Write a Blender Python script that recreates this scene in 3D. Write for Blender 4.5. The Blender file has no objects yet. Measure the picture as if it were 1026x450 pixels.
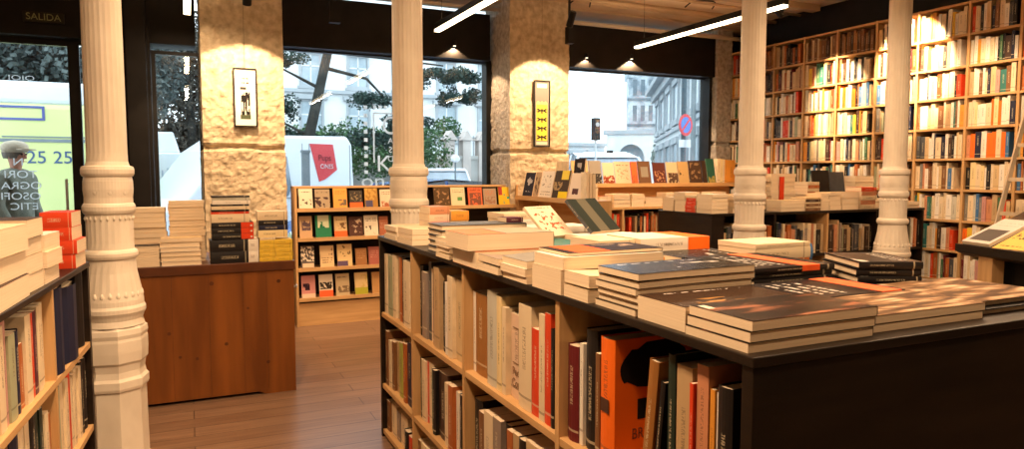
import bpy, math, random
from mathutils import Matrix, Vector, noise
C = bpy.context.scene.collection
R = math.radians
# ------------------------------------------------------------------ camera, world, exposure
sc = bpy.context.scene
cam = bpy.data.objects.new('camera', bpy.data.cameras.new('camera')); C.objects.link(cam)
cam.location = (0, 0, 1.5); cam.rotation_euler = (R(90 - 4.14), 0, R(-24.8))
cam.data.sensor_width = 36; cam.data.lens = 705 / 1026 * 36; cam.data.clip_start = .05
sc.camera = cam
sc.view_settings.view_transform = 'Standard'; sc.view_settings.look = 'None'
sc.view_settings.gamma = 1; sc.view_settings.use_curve_mapping = False
sc.view_settings.exposure = 0.08
w = bpy.data.worlds.new('overcast_sky'); sc.world = w; w.use_nodes = True
bgn = w.node_tree.nodes['Background']; bgn.inputs[0].default_value = (.80, .92, 1, 1); bgn.inputs[1].default_value = 3.3
WARM = (1.0, .66, .38)
TUBES_L = [(.05, 4.7, 6.85, 26), (2.265, 4.5, 6.65, 26), (4.56, 4.45, 6.60, 36), (.05, .9, 3.05, 54), (2.265, 1.0, 3.15, 54), (4.56, 1.2, 3.35, 62)]   # x, y0, y1, power
SPOTS_L = [((.51, 6.44, 2.91), (.51, 7.12, 1.75), 170, 84, .15), ((3.62, 6.44, 3.0), (3.62, 7.12, 1.95), 170, 74, .15),
           ((6.05, 4.85, 3.2), (6.72, 4.86, 2.68), 620, 56, .35), ((5.95, 5.85, 3.2), (6.72, 5.75, 2.38), 480, 44, .5),
           ((1.6, 5.6, 3.2), (1.7, 7.2, .9), 150, 60, .6), ((5.2, 5.6, 3.2), (5.0, 6.9, 1.3), 150, 70, .6),
           ((1.5, .3, 3.2), (1.2, 1.6, 1.15), 110, 80, .6), ((-.1, 2.0, 3.2), (-.5, 2.9, 1.1), 90, 70, .6), ((.3, 3.9, 3.2), (.0, 5.0, .9), 110, 75, .6), ((0, 1.2, 3.2), (1.0, 2.2, .6), 140, 80, .6),
           ((5.95, 3.95, 3.2), (6.75, 4.35, 1.4), 150, 75, .8)]  # last spot is added to brighten the lower wall bookcase, no fixture

def light(name, kind, loc, power, target=None, color=WARM, **kw):
    d = bpy.data.lights.new(name, kind); o = bpy.data.objects.new(name, d); C.objects.link(o)
    o.location = loc; d.energy = power; d.color = color
    for k, v in kw.items(): setattr(d, k, v)
    if target: o.rotation_euler = (Vector(target) - Vector(loc)).to_track_quat('-Z', 'Y').to_euler()
    return o
# the linear lamps' light (their bodies are built further down) and the track spots, the last one an added fill
for X, Y0, Y1, P in TUBES_L:
    light('linear_lamp_light', 'AREA', (X, (Y0 + Y1) / 2, 2.855), P, shape='RECTANGLE', size=.06, size_y=Y1 - Y0, color=(1, .67, .40))
    o = light('linear_lamp_uplight', 'AREA', (X, (Y0 + Y1) / 2, 2.975), P * .3, shape='RECTANGLE', size=.05, size_y=Y1 - Y0, color=(1, .67, .40)); o.rotation_euler = (R(180), 0, 0)
for loc, tgt, P, ang, bl in SPOTS_L:
    light('track_spot_light', 'SPOT', loc, P, tgt, spot_size=R(ang), spot_blend=bl, shadow_soft_size=.03, color=WARM)

# ------------------------------------------------------------------ mesh helpers
class MB:
    def __init__(s): s.v = []; s.f = []; s.m = []; s.uv = {}
    def add(s, vs, fs, m=0, M=None):
        b = len(s.v)
        s.v += [tuple(M @ Vector(p)) if M else tuple(p) for p in vs]
        for f in fs: s.f.append(tuple(b + i for i in f)); s.m.append(m)
        return s
    def box(s, a, b, m=0, M=None):
        x0, y0, z0 = a; x1, y1, z1 = b
        return s.add([(x0,y0,z0),(x1,y0,z0),(x1,y1,z0),(x0,y1,z0),(x0,y0,z1),(x1,y0,z1),(x1,y1,z1),(x0,y1,z1)],
                     [(0,3,2,1),(4,5,6,7),(0,1,5,4),(1,2,6,5),(2,3,7,6),(3,0,4,7)], m, M)
    def prism(s, poly, h0, h1, axis=2, m=0, M=None):
        n = len(poly)
        def P(p, h): return {2: (p[0], p[1], h), 1: (p[0], h, p[1]), 0: (h, p[0], p[1])}[axis]
        vs = [P(p, h0) for p in poly] + [P(p, h1) for p in poly]
        fs = [tuple(range(n))[::-1], tuple(range(n, 2 * n))] + [(i, (i + 1) % n, n + (i + 1) % n, n + i) for i in range(n)]
        return s.add(vs, fs, m, M)
    def lathe(s, prof, seg=24, m=0, M=None, flute=None, caps=True):
        vs = []; n = seg
        for z, r in prof:
            for i in range(n):
                a = 2 * math.pi * i / n; rr = r
                if flute and any(lo < z < hi for lo, hi in flute): rr = r * (1 - (.02 if i % 2 else 0))
                vs.append((rr * math.cos(a), rr * math.sin(a), z))
        fs = []
        for k in range(len(prof) - 1):
            for i in range(n):
                j = (i + 1) % n; fs.append((k * n + i, k * n + j, (k + 1) * n + j, (k + 1) * n + i))
        if caps: fs.append(tuple(range(n))[::-1]); fs.append(tuple(range((len(prof) - 1) * n, len(prof) * n)))
        return s.add(vs, fs, m, M)
    def tube(s, p, q, r, r2=None, seg=8, m=0):
        p, q = Vector(p), Vector(q); M = Matrix.Translation(p) @ (q - p).to_track_quat('Z', 'Y').to_matrix().to_4x4()
        return s.lathe([(0, r), ((q - p).length, r if r2 is None else r2)], seg, m, M)
    def build(s, name, mats, parent=None, smooth=False, M=None, loc=None):
        me = bpy.data.meshes.new(name); me.from_pydata(s.v, [], s.f)
        if not isinstance(mats, (list, tuple)): mats = [mats]
        for x in mats: me.materials.append(x)
        if len(mats) > 1: me.polygons.foreach_set('material_index', s.m)
        if smooth:
            me.polygons.foreach_set('use_smooth', [True] * len(s.f))
        if s.uv:
            L = me.uv_layers.new(name='UVMap')
            for pi, uvs in s.uv.items():
                po = me.polygons[pi]
                for k, li in enumerate(po.loop_indices): L.data[li].uv = uvs[k]
        me.update()
        o = bpy.data.objects.new(name, me); C.objects.link(o)
        if parent: o.parent = parent
        if M is not None: o.matrix_local = M
        if loc is not None: o.location = loc
        return o
def tag(o, label, cat, group=None, kind=None):
    o['label'] = label; o['category'] = cat
    if group: o['group'] = group
    if kind: o['kind'] = kind
    return o
def thing(name, label, cat, loc=(0,0,0), rz=0, group=None, kind=None):
    o = bpy.data.objects.new(name, None); C.objects.link(o); o.location = loc; o.rotation_euler = (0, 0, rz)
    return tag(o, label, cat, group, kind)
def struct(name, mb, mat, parent=None, **k):
    o = mb.build(name, mat, parent, **k)
    if not parent: o['kind'] = 'structure'
    return o
def bevel(o, wd=.004, seg=2):
    m = o.modifiers.new('bevel', 'BEVEL'); m.width = wd; m.segments = seg; m.limit_method = 'ANGLE'; return o

# ------------------------------------------------------------------ materials
def nt(name, rough=.6, spec=.3):
    m = bpy.data.materials.new(name); m.use_nodes = True; t = m.node_tree
    b = t.nodes['Principled BSDF']; b.inputs['Roughness'].default_value = rough
    b.inputs['Specular IOR Level'].default_value = spec
    return m, t, b
def N(t, ty, **k):
    n = t.nodes.new(ty)
    for a, v in k.items():
        if a.startswith('i_'): n.inputs[a[2:].replace('_', ' ')].default_value = v
        else: setattr(n, a, v)
    return n
def ramp(t, src, stops):
    r = t.nodes.new('ShaderNodeValToRGB'); el = r.color_ramp.elements
    while len(el) < len(stops): el.new(.5)
    for e, (p, c) in zip(el, stops): e.position = p; e.color = (*c, 1)
    t.links.new(src, r.inputs[0]); return r.outputs[0]
def noisy(name, c, c2, scale=(4,4,4), rough=.6, bump=0, spec=.3, detail=4, metal=0, lo=.35, hi=.65):
    m, t, b = nt(name, rough, spec)
    tc = N(t, 'ShaderNodeTexCoord'); mp = N(t, 'ShaderNodeMapping'); mp.inputs['Scale'].default_value = scale
    t.links.new(tc.outputs['Object'], mp.inputs[0]); nz = N(t, 'ShaderNodeTexNoise'); nz.inputs['Scale'].default_value = 1; nz.inputs['Detail'].default_value = detail
    t.links.new(mp.outputs[0], nz.inputs[0]); t.links.new(ramp(t, nz.outputs[0], [(lo, c), (hi, c2)]), b.inputs['Base Color'])
    b.inputs['Metallic'].default_value = metal
    if bump:
        bp = N(t, 'ShaderNodeBump'); bp.inputs['Strength'].default_value = bump; bp.inputs['Distance'].default_value = .02
        t.links.new(nz.outputs[0], bp.inputs['Height']); t.links.new(bp.outputs[0], b.inputs['Normal'])
    return m
def sc3(c, k): return tuple(min(1, x * k) for x in c)
def emis(name, c, s):
    m, t, b = nt(name); b.inputs['Emission Color'].default_value = (*c, 1); b.inputs['Emission Strength'].default_value = s; b.inputs['Base Color'].default_value = (*c, 1); return m
WOOD = noisy('light_oak', (.50,.29,.12), (.62,.38,.17), (2,2,30), .5)
WOODV = noisy('light_oak_upright', (.50,.29,.12), (.62,.38,.17), (25,25,2), .5)
BLACK = noisy('black_paint', (.008,.007,.006), (.013,.011,.010), (6,6,6), .5, spec=.2)
BLACKW = noisy('black_stained_wood', (.012,.008,.006), (.022,.014,.009), (3,3,20), .4, spec=.22)
FRAMEM = noisy('black_metal', (.010,.010,.010), (.016,.015,.015), (6,6,6), .4)
IRON = noisy('white_painted_iron', (.70,.61,.49), (.78,.69,.56), (9,9,5), .42, .08)
CEIL = noisy('tan_ceiling_paint', (.72,.60,.45), (.80,.68,.52), (2,2,2), .8)
CEILB = noisy('brown_ceiling_beam', (.46,.34,.22), (.54,.41,.27), (2,2,2), .7)
WHITE = noisy('white_wall_paint', (.62,.55,.46), (.68,.61,.52), (2,2,2), .8)
CHROME = noisy('brushed_steel', (.5,.5,.5), (.6,.6,.6), (9,9,60), .3, metal=1)
PLASTER = noisy('rough_lime_plaster', (.44,.35,.23), (.64,.53,.37), (14,14,14), .95, .8, .05, 8)
STONE = noisy('grey_rough_stone', (.36,.32,.27), (.56,.51,.44), (22,22,22), .95, .8, .05, 8)
def wood_floor():
    m, t, b = nt('brown_plank_floor', .32, .4)
    tc = N(t, 'ShaderNodeTexCoord'); mp = N(t, 'ShaderNodeMapping'); mp.inputs['Rotation'].default_value = (0, 0, R(0))
    t.links.new(tc.outputs['Object'], mp.inputs[0])
    br = N(t, 'ShaderNodeTexBrick'); br.offset = .37
    for k, v in (('Scale', 1), ('Brick Width', 1.6), ('Row Height', .16), ('Mortar Size', .003), ('Bias', 0.0)): br.inputs[k].default_value = v
    br.inputs['Color1'].default_value = (.20,.115,.068,1); br.inputs['Color2'].default_value = (.28,.170,.105,1); br.inputs['Mortar'].default_value = (.06,.035,.02,1)
    t.links.new(mp.outputs[0], br.inputs[0])
    mp2 = N(t, 'ShaderNodeMapping'); mp2.inputs['Scale'].default_value = (2, 30, 1); t.links.new(tc.outputs['Object'], mp2.inputs[0])
    nz = N(t, 'ShaderNodeTexNoise'); nz.inputs['Scale'].default_value = 1.2; nz.inputs['Detail'].default_value = 5; t.links.new(mp2.outputs[0], nz.inputs[0])
    mx = N(t, 'ShaderNodeMixRGB', blend_type='MULTIPLY'); mx.inputs[0].default_value = .8
    t.links.new(br.outputs[0], mx.inputs[1]); t.links.new(ramp(t, nz.outputs[0], [(.3, (.55,.5,.48)), (.7, (1,1,1))]), mx.inputs[2])
    t.links.new(mx.outputs[0], b.inputs['Base Color']); return m
def glass():
    m = bpy.data.materials.new('window_glass'); m.use_nodes = True; t = m.node_tree; t.nodes.clear()
    o = N(t, 'ShaderNodeOutputMaterial'); mx = N(t, 'ShaderNodeMixShader'); tr = N(t, 'ShaderNodeBsdfTransparent'); gl = N(t, 'ShaderNodeBsdfGlossy')
    tr.inputs[0].default_value = (.95,.97,.97,1); gl.inputs[1].default_value = 0
    fr = N(t, 'ShaderNodeFresnel'); fr.inputs[0].default_value = 1.38
    t.links.new(fr.outputs[0], mx.inputs[0]); t.links.new(tr.outputs[0], mx.inputs[1]); t.links.new(gl.outputs[0], mx.inputs[2]); t.links.new(mx.outputs[0], o.inputs[0]); return m
GLASS = glass()
PAL = {
 'cream': (.74,.60,.40), 'white': (.80,.74,.64), 'yellow_cream': (.78,.62,.33), 'sand': (.62,.45,.24), 'tan': (.50,.34,.18), 'blush': (.70,.50,.36),
 'pale_grey': (.55,.53,.44), 'taupe': (.28,.22,.18), 'brown': (.20,.09,.035), 'dark_brown': (.055,.028,.018), 'ochre_brown': (.33,.14,.035), 'rust': (.42,.12,.03),
 'orange': (.90,.16,.012), 'orange_red': (.86,.12,.025), 'red': (.66,.055,.014), 'maroon': (.13,.012,.016), 'salmon': (.58,.25,.13), 'amber': (.72,.30,.04), 'yellow': (.75,.50,.05), 'pink': (.55,.28,.25),
 'plum': (.09,.02,.035), 'black': (.012,.010,.010), 'slate': (.07,.075,.085), 'navy': (.012,.016,.045), 'blue': (.05,.16,.36), 'green': (.06,.16,.08), 'dark_green': (.02,.035,.025),
 'sage': (.36,.38,.24), 'lime': (.36,.38,.08), 'teal': (.03,.16,.14), 'grey': (.20,.19,.17)}
NAMEOF = {k: k.replace('_', ' ') for k in PAL}
NAMEOF.update(yellow_cream='yellowish cream', blush='pale pink', sage='sage green', ochre_brown='ochre brown')
_mc = {}
def cov(c):
    if ('c', c) not in _mc:
        b = PAL[c]; _mc['c', c] = noisy('cover_' + c, sc3(b, .9), sc3(b, 1.08), (20,20,20), .45, spec=.25)
    return _mc['c', c]
def spine(c):
    """cover colour with a printed title: short strokes running up the middle of the spine"""
    if ('s', c) in _mc: return _mc['s', c]
    b = PAL[c]; lum = sum(b) / 3
    ink = (.10,.05,.03) if lum > .25 else (.72,.62,.42)
    if c in ('sage', 'tan', 'sand', 'pale_grey'): ink = (.10,.08,.05)
    m, t, bs = nt('spine_' + c, .42, .4)
    uv = N(t, 'ShaderNodeUVMap'); sp = N(t, 'ShaderNodeSeparateXYZ'); t.links.new(uv.outputs[0], sp.inputs[0])
    def M(op, a, b2=None):
        n = N(t, 'ShaderNodeMath', operation=op)
        for i, x in enumerate((a, b2)):
            if x is None: continue
            if isinstance(x, (int, float)): n.inputs[i].default_value = x
            else: t.links.new(x, n.inputs[i])
        return n.outputs[0]
    u, v = sp.outputs[0], sp.outputs[1]
    fr = M('FRACT', v); sd = M('FLOOR', v)
    wn = N(t, 'ShaderNodeTexWhiteNoise', noise_dimensions='1D'); t.links.new(sd, wn.inputs['W'])
    rnd = wn.outputs['Value']
    cmb = N(t, 'ShaderNodeCombineXYZ'); t.links.new(M('MULTIPLY', u, 5.0), cmb.inputs[0]); t.links.new(M('MULTIPLY', v, 75.0), cmb.inputs[1])
    nz = N(t, 'ShaderNodeTexNoise'); nz.inputs['Scale'].default_value = 1; nz.inputs['Detail'].default_value = 1; t.links.new(cmb.outputs[0], nz.inputs[0])
    ins = M('LESS_THAN', M('ABSOLUTE', M('SUBTRACT', u, .5)), .13)
    lo = M('GREATER_THAN', fr, M('ADD', M('MULTIPLY', rnd, .3), .22)); hi = M('LESS_THAN', fr, M('ADD', M('MULTIPLY', rnd, .2), .68))
    k = M('MULTIPLY', M('MULTIPLY', ins, M('MULTIPLY', lo, hi)), M('GREATER_THAN', nz.outputs[0], .5))
    bandpos = M('LESS_THAN', M('ABSOLUTE', M('SUBTRACT', fr, M('ADD', .06, M('MULTIPLY', rnd, .1)))), .012)
    k = M('MULTIPLY', M('MAXIMUM', k, M('MULTIPLY', bandpos, M('GREATER_THAN', u, 0))), .5)
    mx = N(t, 'ShaderNodeMixRGB'); mx.inputs[1].default_value = (*b, 1); mx.inputs[2].default_value = (*ink, 1)
    t.links.new(k, mx.inputs[0]); t.links.new(mx.outputs[0], bs.inputs['Base Color'])
    _mc['s', c] = m; return m
def pages():
    if 'p' not in _mc: _mc['p'] = noisy('paper_page_edges', (.72,.57,.39), (.85,.70,.51), (3,3,900), .85, spec=.1, detail=2)
    return _mc['p']
def art(name, bg, fig, scale=5, region=(.1,.1,.9,.6), thr=.5, band=None, title=(.7,.9), ink=(.05,.03,.02), seed=0.0, gloss=.35, streak=None):
    """printed cover: a ground colour, a figure of blotches in a region, title strokes, and up to two flat colour panels"""
    m, t, bs = nt('printed_cover_' + name, gloss + .12, .10); bs.inputs['IOR'].default_value = 1.18
    uv = N(t, 'ShaderNodeUVMap'); sp = N(t, 'ShaderNodeSeparateXYZ'); t.links.new(uv.outputs[0], sp.inputs[0])
    def M(op, a, b2=None):
        n = N(t, 'ShaderNodeMath', operation=op)
        for i, x in enumerate((a, b2)):
            if x is None: continue
            if isinstance(x, (int, float)): n.inputs[i].default_value = x
            else: t.links.new(x, n.inputs[i])
        return n.outputs[0]
    u, v = sp.outputs[0], sp.outputs[1]
    def rect(u0, v0, u1, v1):
        return M('MULTIPLY', M('MULTIPLY', M('GREATER_THAN', u, u0), M('LESS_THAN', u, u1)), M('MULTIPLY', M('GREATER_THAN', v, v0), M('LESS_THAN', v, v1)))
    def noi(su, sv, off):
        c = N(t, 'ShaderNodeCombineXYZ'); t.links.new(M('MULTIPLY', u, su), c.inputs[0]); t.links.new(M('MULTIPLY', v, sv), c.inputs[1]); c.inputs[2].default_value = off
        n = N(t, 'ShaderNodeTexNoise'); n.inputs['Scale'].default_value = 1; n.inputs['Detail'].default_value = 3; t.links.new(c.outputs[0], n.inputs[0]); return n.outputs[0]
    col = None
    def over(fac, c):
        nonlocal col
        mx = N(t, 'ShaderNodeMixRGB'); t.links.new(fac, mx.inputs[0]); mx.inputs[2].default_value = (*c, 1)
        if col is None: mx.inputs[1].default_value = (*bg, 1)
        else: t.links.new(col, mx.inputs[1])
        col = mx.outputs[0]
    if streak:   # soft streaked picture over the whole cover
        rp = ramp(t, noi(streak[0], streak[1], seed), [(.42, bg), (.54, fig), (.72, streak[2])]); col = rp; fig = None
    if fig: over(M('MULTIPLY', rect(*region), M('GREATER_THAN', noi(scale, scale * 1.3, seed), thr)), fig)
    if title: over(M('MULTIPLY', rect(.12, title[0], .88, title[1]), M('MULTIPLY', M('GREATER_THAN', noi(26, 4, seed + 7), .50), M('GREATER_THAN', M('SINE', M('MULTIPLY', v, 62)), .45))), ink)
    for bnd in (band or []): over(rect(*bnd[:4]), bnd[4])
    if col is None: bs.inputs['Base Color'].default_value = (*bg, 1)
    else: t.links.new(col, bs.inputs['Base Color'])
    return m

# ------------------------------------------------------------------ books
_seed = [11]
def frame(U, V, W, o):
    M = Matrix.Identity(4)
    for i, a in enumerate((U, V, W, o)):
        for k in range(3): M[k][i] = a[k]
    return M
def seg(mb, u0, u1, v0, v1, w0, w1, n, bow, m):
    """a slab along u in n steps, lifted by bow(u, v)"""
    b = len(mb.v)
    for i in range(n + 1):
        u = u0 + (u1 - u0) * i / n
        for v, w_ in ((v0, w0), (v1, w0), (v1, w1), (v0, w1)): mb.v.append((u, v, w_ + bow(u, v)))
    f0 = len(mb.f)
    mb.f.append((b, b + 1, b + 2, b + 3)); mb.m.append(m)
    for i in range(n):
        a = b + 4 * i
        for k in range(4):
            k2 = (k + 1) % 4; mb.f.append((a + k, a + 4 + k, a + 4 + k2, a + k2)); mb.m.append(m)
    a = b + 4 * n; mb.f.append((a, a + 3, a + 2, a + 1)); mb.m.append(m)
    return f0
def book(name, label, cat, M, d, h, t, color, front=None, hard=False, group=None, single=False, bow=None, spinec=None, band=None, pagesm=None):
    """one closed book; u spine to fore-edge, v foot to head, w back to front"""
    _seed[0] += 1; s = _seed[0] % 97
    n = 5 if bow else 1; bw = bow or (lambda u, v: 0)
    c = .0028 if hard else .0009; c = min(c, t * .2); oh = .004 if hard else .0006
    mb = MB()
    seg(mb, 0, d, 0, h, 0, c, n, bw, 0)                              # back board
    ff = len(mb.f); seg(mb, 0, d, 0, h, t - c, t, n, bw, 2)          # front board
    for i in range(n):                                                # its outer face carries the print
        fi = ff + 1 + 4 * i + 2; ua, ub = i / n, (i + 1) / n
        mb.uv[fi] = [(ua, 1), (ub, 1), (ub, 0), (ua, 0)]
    for i in range(ff, len(mb.f)):
        if i not in mb.uv: mb.uv[i] = [(-1, -1)] * len(mb.f[i])
    # rounded spine
    k = 5; b0 = len(mb.v); rr = .12 * t if hard else .04 * t
    for j in range(k + 1):
        a = j / k; off = -rr * math.sin(a * math.pi)
        mb.v.append((off, 0, a * t + bw(0, 0))); mb.v.append((off, h, a * t + bw(0, h)))
    for j in range(k):
        p = b0 + 2 * j; mb.f.append((p, p + 2, p + 3, p + 1)); mb.m.append(1)
        mb.uv[len(mb.f) - 1] = [(j / k, s + .0), ((j + 1) / k, s + .0), ((j + 1) / k, s + .999), (j / k, s + .999)]
    mats = [cov(color), cov(color) if spinec == 'plain' else spine(spinec or color), front or cov(color)]
    pg = MB(); seg(pg, .001, d - oh, oh, h - oh, c, t - c, n, bw, 3 if single else 0)
    if single:
        b = len(mb.v); mb.v += pg.v; mb.f += [tuple(b + i for i in f) for f in pg.f]; mb.m += [3] * len(pg.f); mats.append(pages())
    o = mb.build(name, mats, M=M); tag(o, label, cat, group)
    if not single: pg.build('page_block', pagesm or pages(), o)
    if band:   # a paper belly band: (v0, v1, colour)
        x = MB(); v0, v1 = band[0] * h, band[1] * h; e = .0006
        x.box((-rr - e, v0, -e + bw(0, 0)), (d + e, v1, e)); x.box((-rr - e, v0, t - .0001), (d + e, v1, t + .0012)); x.box((-rr - .0012, v0, 0), (-rr, v1, t))
        x.build('belly_band', cov(band[2]), o)
    return o
ORD = ['first', 'second', 'third', 'fourth', 'fifth', 'sixth', 'seventh', 'eighth', 'ninth', 'tenth', 'eleventh', 'twelfth', 'thirteenth', 'fourteenth', 'fifteenth', 'sixteenth', 'seventeenth', 'eighteenth', 'nineteenth', 'twentieth'] + ['%dth' % k for k in range(21, 60)]
X3, Y3, Z3 = Vector((1,0,0)), Vector((0,1,0)), Vector((0,0,1))
def stack(where, group, x0, y0, sx, sy, z0, items, sp='+x', jit=.006, rot=0, seed=1):
    """books lying in a pile on [x0,x0+sx] x [y0,y0+sy]; items: (thickness, colour[, options])"""
    rnd = random.Random(seed * 7 + 3); z = z0; n = len(items); out = []
    for i, it in enumerate(items):
        t, c = it[0], it[1]; op = dict(it[2]) if len(it) > 2 else {}
        a, b = sx * op.pop('sx', 1), sy * op.pop('sy', 1); q = op.pop('sp', sp)
        dx, dy = op.pop('dx', 0) + rnd.uniform(-jit, jit), op.pop('dy', 0) + rnd.uniform(-jit, jit); desc = op.pop('desc', None)
        X0, Y0, X1, Y1 = x0 + dx, y0 + dy, x0 + dx + a, y0 + dy + b
        if q == '-y': M = frame(Y3, -X3, Z3, (X1, Y0, z)); d, h = b, a
        elif q == '+x': M = frame(-X3, -Y3, Z3, (X1, Y1, z)); d, h = a, b
        elif q == '+y': M = frame(-Y3, X3, Z3, (X0, Y1, z)); d, h = b, a
        else: M = frame(X3, Y3, Z3, (X0, Y0, z)); d, h = a, b
        cx, cy = (X0 + X1) / 2, (Y0 + Y1) / 2; an = op.pop('rot', 0) + rot + rnd.uniform(-1, 1) * jit * 4
        M = Matrix.Translation((cx, cy, 0)) @ Matrix.Rotation(an, 4, 'Z') @ Matrix.Translation((-cx, -cy, 0)) @ M
        pos = 'topmost' if i == n - 1 and n > 1 else ('bottom' if i == 0 and n > 1 else (ORD[i] + ' from bottom' if n > 1 else 'lying'))
        book('stacked_book', '%s book, %s, %s' % (desc or NAMEOF[c], pos, where), 'book', M, d, h, t, c, group=group, **op)
        z += t + .0006
    return z

# ------------------------------------------------------------------ room shell
struct('floor', MB().box((-3.2, -3.0, -.1), (7.1, 7.9, 0)), wood_floor())
struct('ceiling', MB().box((-3.2, -3.0, 3.5), (7.1, 7.9, 3.6)), CEIL)
struct('wall_left', MB().box((-3.3, -3.0, 0), (-3.2, 7.9, 3.5)), WHITE)
struct('wall_behind', MB().box((-3.2, -3.1, 0), (7.1, -3.0, 3.5)), WHITE)
struct('wall_right', MB().box((7.0, -3.0, 0), (7.1, 7.9, 3.5)), BLACK)
# window wall: a low parapet, the black boards over the openings, stone reveals
struct('wall_window_side', MB().box((-3.2, 7.62, 0), (-1.55, 7.80, .1)).box((-.24, 7.62, 0), (.13, 7.80, .75)).box((.85, 7.62, 0), (3.3, 7.80, .78)).box((4.0, 7.62, 0), (7.0, 7.80, 1.0)).box((6.62, 7.70, 1.0), (7.1, 7.80, 3.5)).box((-3.2, 7.62, .1), (-2.1, 7.80, 2.73)), BLACK)
struct('trim_1', MB().box((-3.2, 7.50, 2.72), (.12, 7.80, 3.5)), BLACK)
struct('trim_2', MB().box((.85, 7.50, 2.785), (3.19, 7.80, 3.30)), BLACK)
struct('trim_3', MB().box((4.0, 7.50, 2.785), (6.45, 7.80, 3.30)), BLACK)
struct('trim_4', MB().box((.12, 7.30, 3.40), (7.0, 7.80, 3.5)), CEILB)
def rough_block(name, x0, x1, y0, y1, z1, mat, zj, seed, side=None):
    """a masonry pillar: its faces are really uneven, with a worn joint at height zj"""
    mb = MB(); NX, NZ = 56, 210; st = 4
    def fz(x, y, z): 
        p = Vector((x * 9 + seed, y * 9, z * 9)); a = noise.fractal(p, .8, 2.1, 4) * .012 + noise.noise(p * 3.1) * .006
        j = zj + noise.noise(Vector((x * 5 + seed, 0, 2.2))) * .02
        dz = abs(z - j); 
        if dz < .030: a -= .055 * (1 - dz / .030) ** .7
        elif z < j: a += .010
        return a
    for (ax, c0, c1, cf, sgn) in ((0, x0, x1, y0, -1), (1, y0, y1, x0, -1), (1, y0, y1, x1, 1)):
        nx = NX if ax == 0 else 28; b = len(mb.v)
        for k in range(NZ + 1):
            z = z1 * k / NZ
            for i in range(nx + 1):
                c = c0 + (c1 - c0) * i / nx
                e = 1 if 0 < i < nx else 0
                if ax == 0: mb.v.append((c, cf - fz(c, cf, z), z))
                else:
                    dd = fz(c, cf + 3, z); 
                    if i == 0: mb.v.append((cf + sgn * 0, c - fz(cf, y0, z), z))
                    else: mb.v.append((cf + sgn * dd * min(1, i / 3), c, z))
        for k in range(NZ):
            for i in range(nx):
                p = b + k * (nx + 1) + i; q = p + nx + 1
                f = (p, p + 1, q + 1, q) if ax == 0 or sgn > 0 else (p, q, q + 1, p + 1)
                mb.f.append(f); mb.m.append(0 if (ax == 0 or side is None) else 1)
    mb.box((x0 + .06, y0 + .10, 0), (x1 - .06, y1, z1))
    return mb.build(name, [mat, side or mat], smooth=False)
p = rough_block('masonry_pillar', .152, .872, 7.08, 7.75, 3.5, PLASTER, 1.745, 3.0); tag(p, 'rough lime-plastered pillar carrying the white framed print, between two windows', 'pillar')
p = rough_block('masonry_pillar', 3.245, 3.985, 7.08, 7.75, 3.42, PLASTER, 1.745, 31.0, STONE); tag(p, 'rough plastered pillar carrying the narrow yellow print, grey stone side face', 'pillar')
p = rough_block('masonry_pillar', 6.455, 6.70, 7.46, 7.78, 3.5, STONE, 1.9, 57.0); tag(p, 'narrow grey stone pillar in the corner beside the tall bookcase', 'pillar')
# entrance door and windows
def frame_rect(mb, x0, x1, z0, z1, y0, y1, wd):
    mb.box((x0, y0, z0), (x0 + wd, y1, z1)); mb.box((x1 - wd, y0, z0), (x1, y1, z1)); mb.box((x0 + wd, y0, z1 - wd), (x1 - wd, y1, z1)); mb.box((x0 + wd, y0, z0), (x1 - wd, y1, z0 + wd))
mb = MB(); frame_rect(mb, -2.1, -.90, .02, 2.72, 7.66, 7.72, .055)
door = struct('door_1', mb, FRAMEM); MB().box((-2.05, 7.685, .07), (-.95, 7.69, 2.67)).build('glass_pane', GLASS, door)
mb = MB().tube((-1.0, 7.60, .95), (-1.0, 7.60, 1.45), .012).tube((-1.0, 7.60, 1.0), (-1.0, 7.67, 1.0), .009).tube((-1.0, 7.60, 1.4), (-1.0, 7.67, 1.4), .009); mb.build('door_handle', CHROME, door)
mb = MB(); frame_rect(mb, -.90, -.78, .02, 2.72, 7.66, 7.72, .035)
wi = struct('window_1', mb, FRAMEM); MB().box((-.865, 7.685, .06), (-.815, 7.69, 2.68)).build('glass_pane', GLASS, wi)
struct('trim_5', MB().box((-.78, 7.42, 0), (-.27, 7.80, 2.9)).box((-.46, 7.30, 0), (-.30, 7.42, 3.3)), BLACK)
mb = MB(); frame_rect(mb, -.27, .17, .75, 2.68, 7.66, 7.72, .035)
wi = struct('window_2', mb, FRAMEM); MB().box((-.24, 7.685, .78), (.14, 7.69, 2.65)).build('glass_pane', GLASS, wi)
mb = MB(); frame_rect(mb, .84, 3.26, .78, 2.80, 7.66, 7.72, .03); mb.box((3.185, 7.60, .78), (3.26, 7.74, 2.80)); mb.box((2.10, 7.66, .8), (2.15, 7.72, 2.79))
wi = struct('window_3', mb, FRAMEM); MB().box((.87, 7.685, .80), (3.19, 7.69, 2.79)).build('glass_pane', GLASS, wi)
mb = MB(); frame_rect(mb, 4.0, 6.45, 1.0, 2.80, 7.66, 7.72, .03); mb.box((6.405, 7.55, 1.0), (6.45, 7.74, 2.80))
wi = struct('window_4', mb, FRAMEM); MB().box((4.03, 7.685, 1.02), (6.42, 7.69, 2.79)).build('glass_pane', GLASS, wi)
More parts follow.
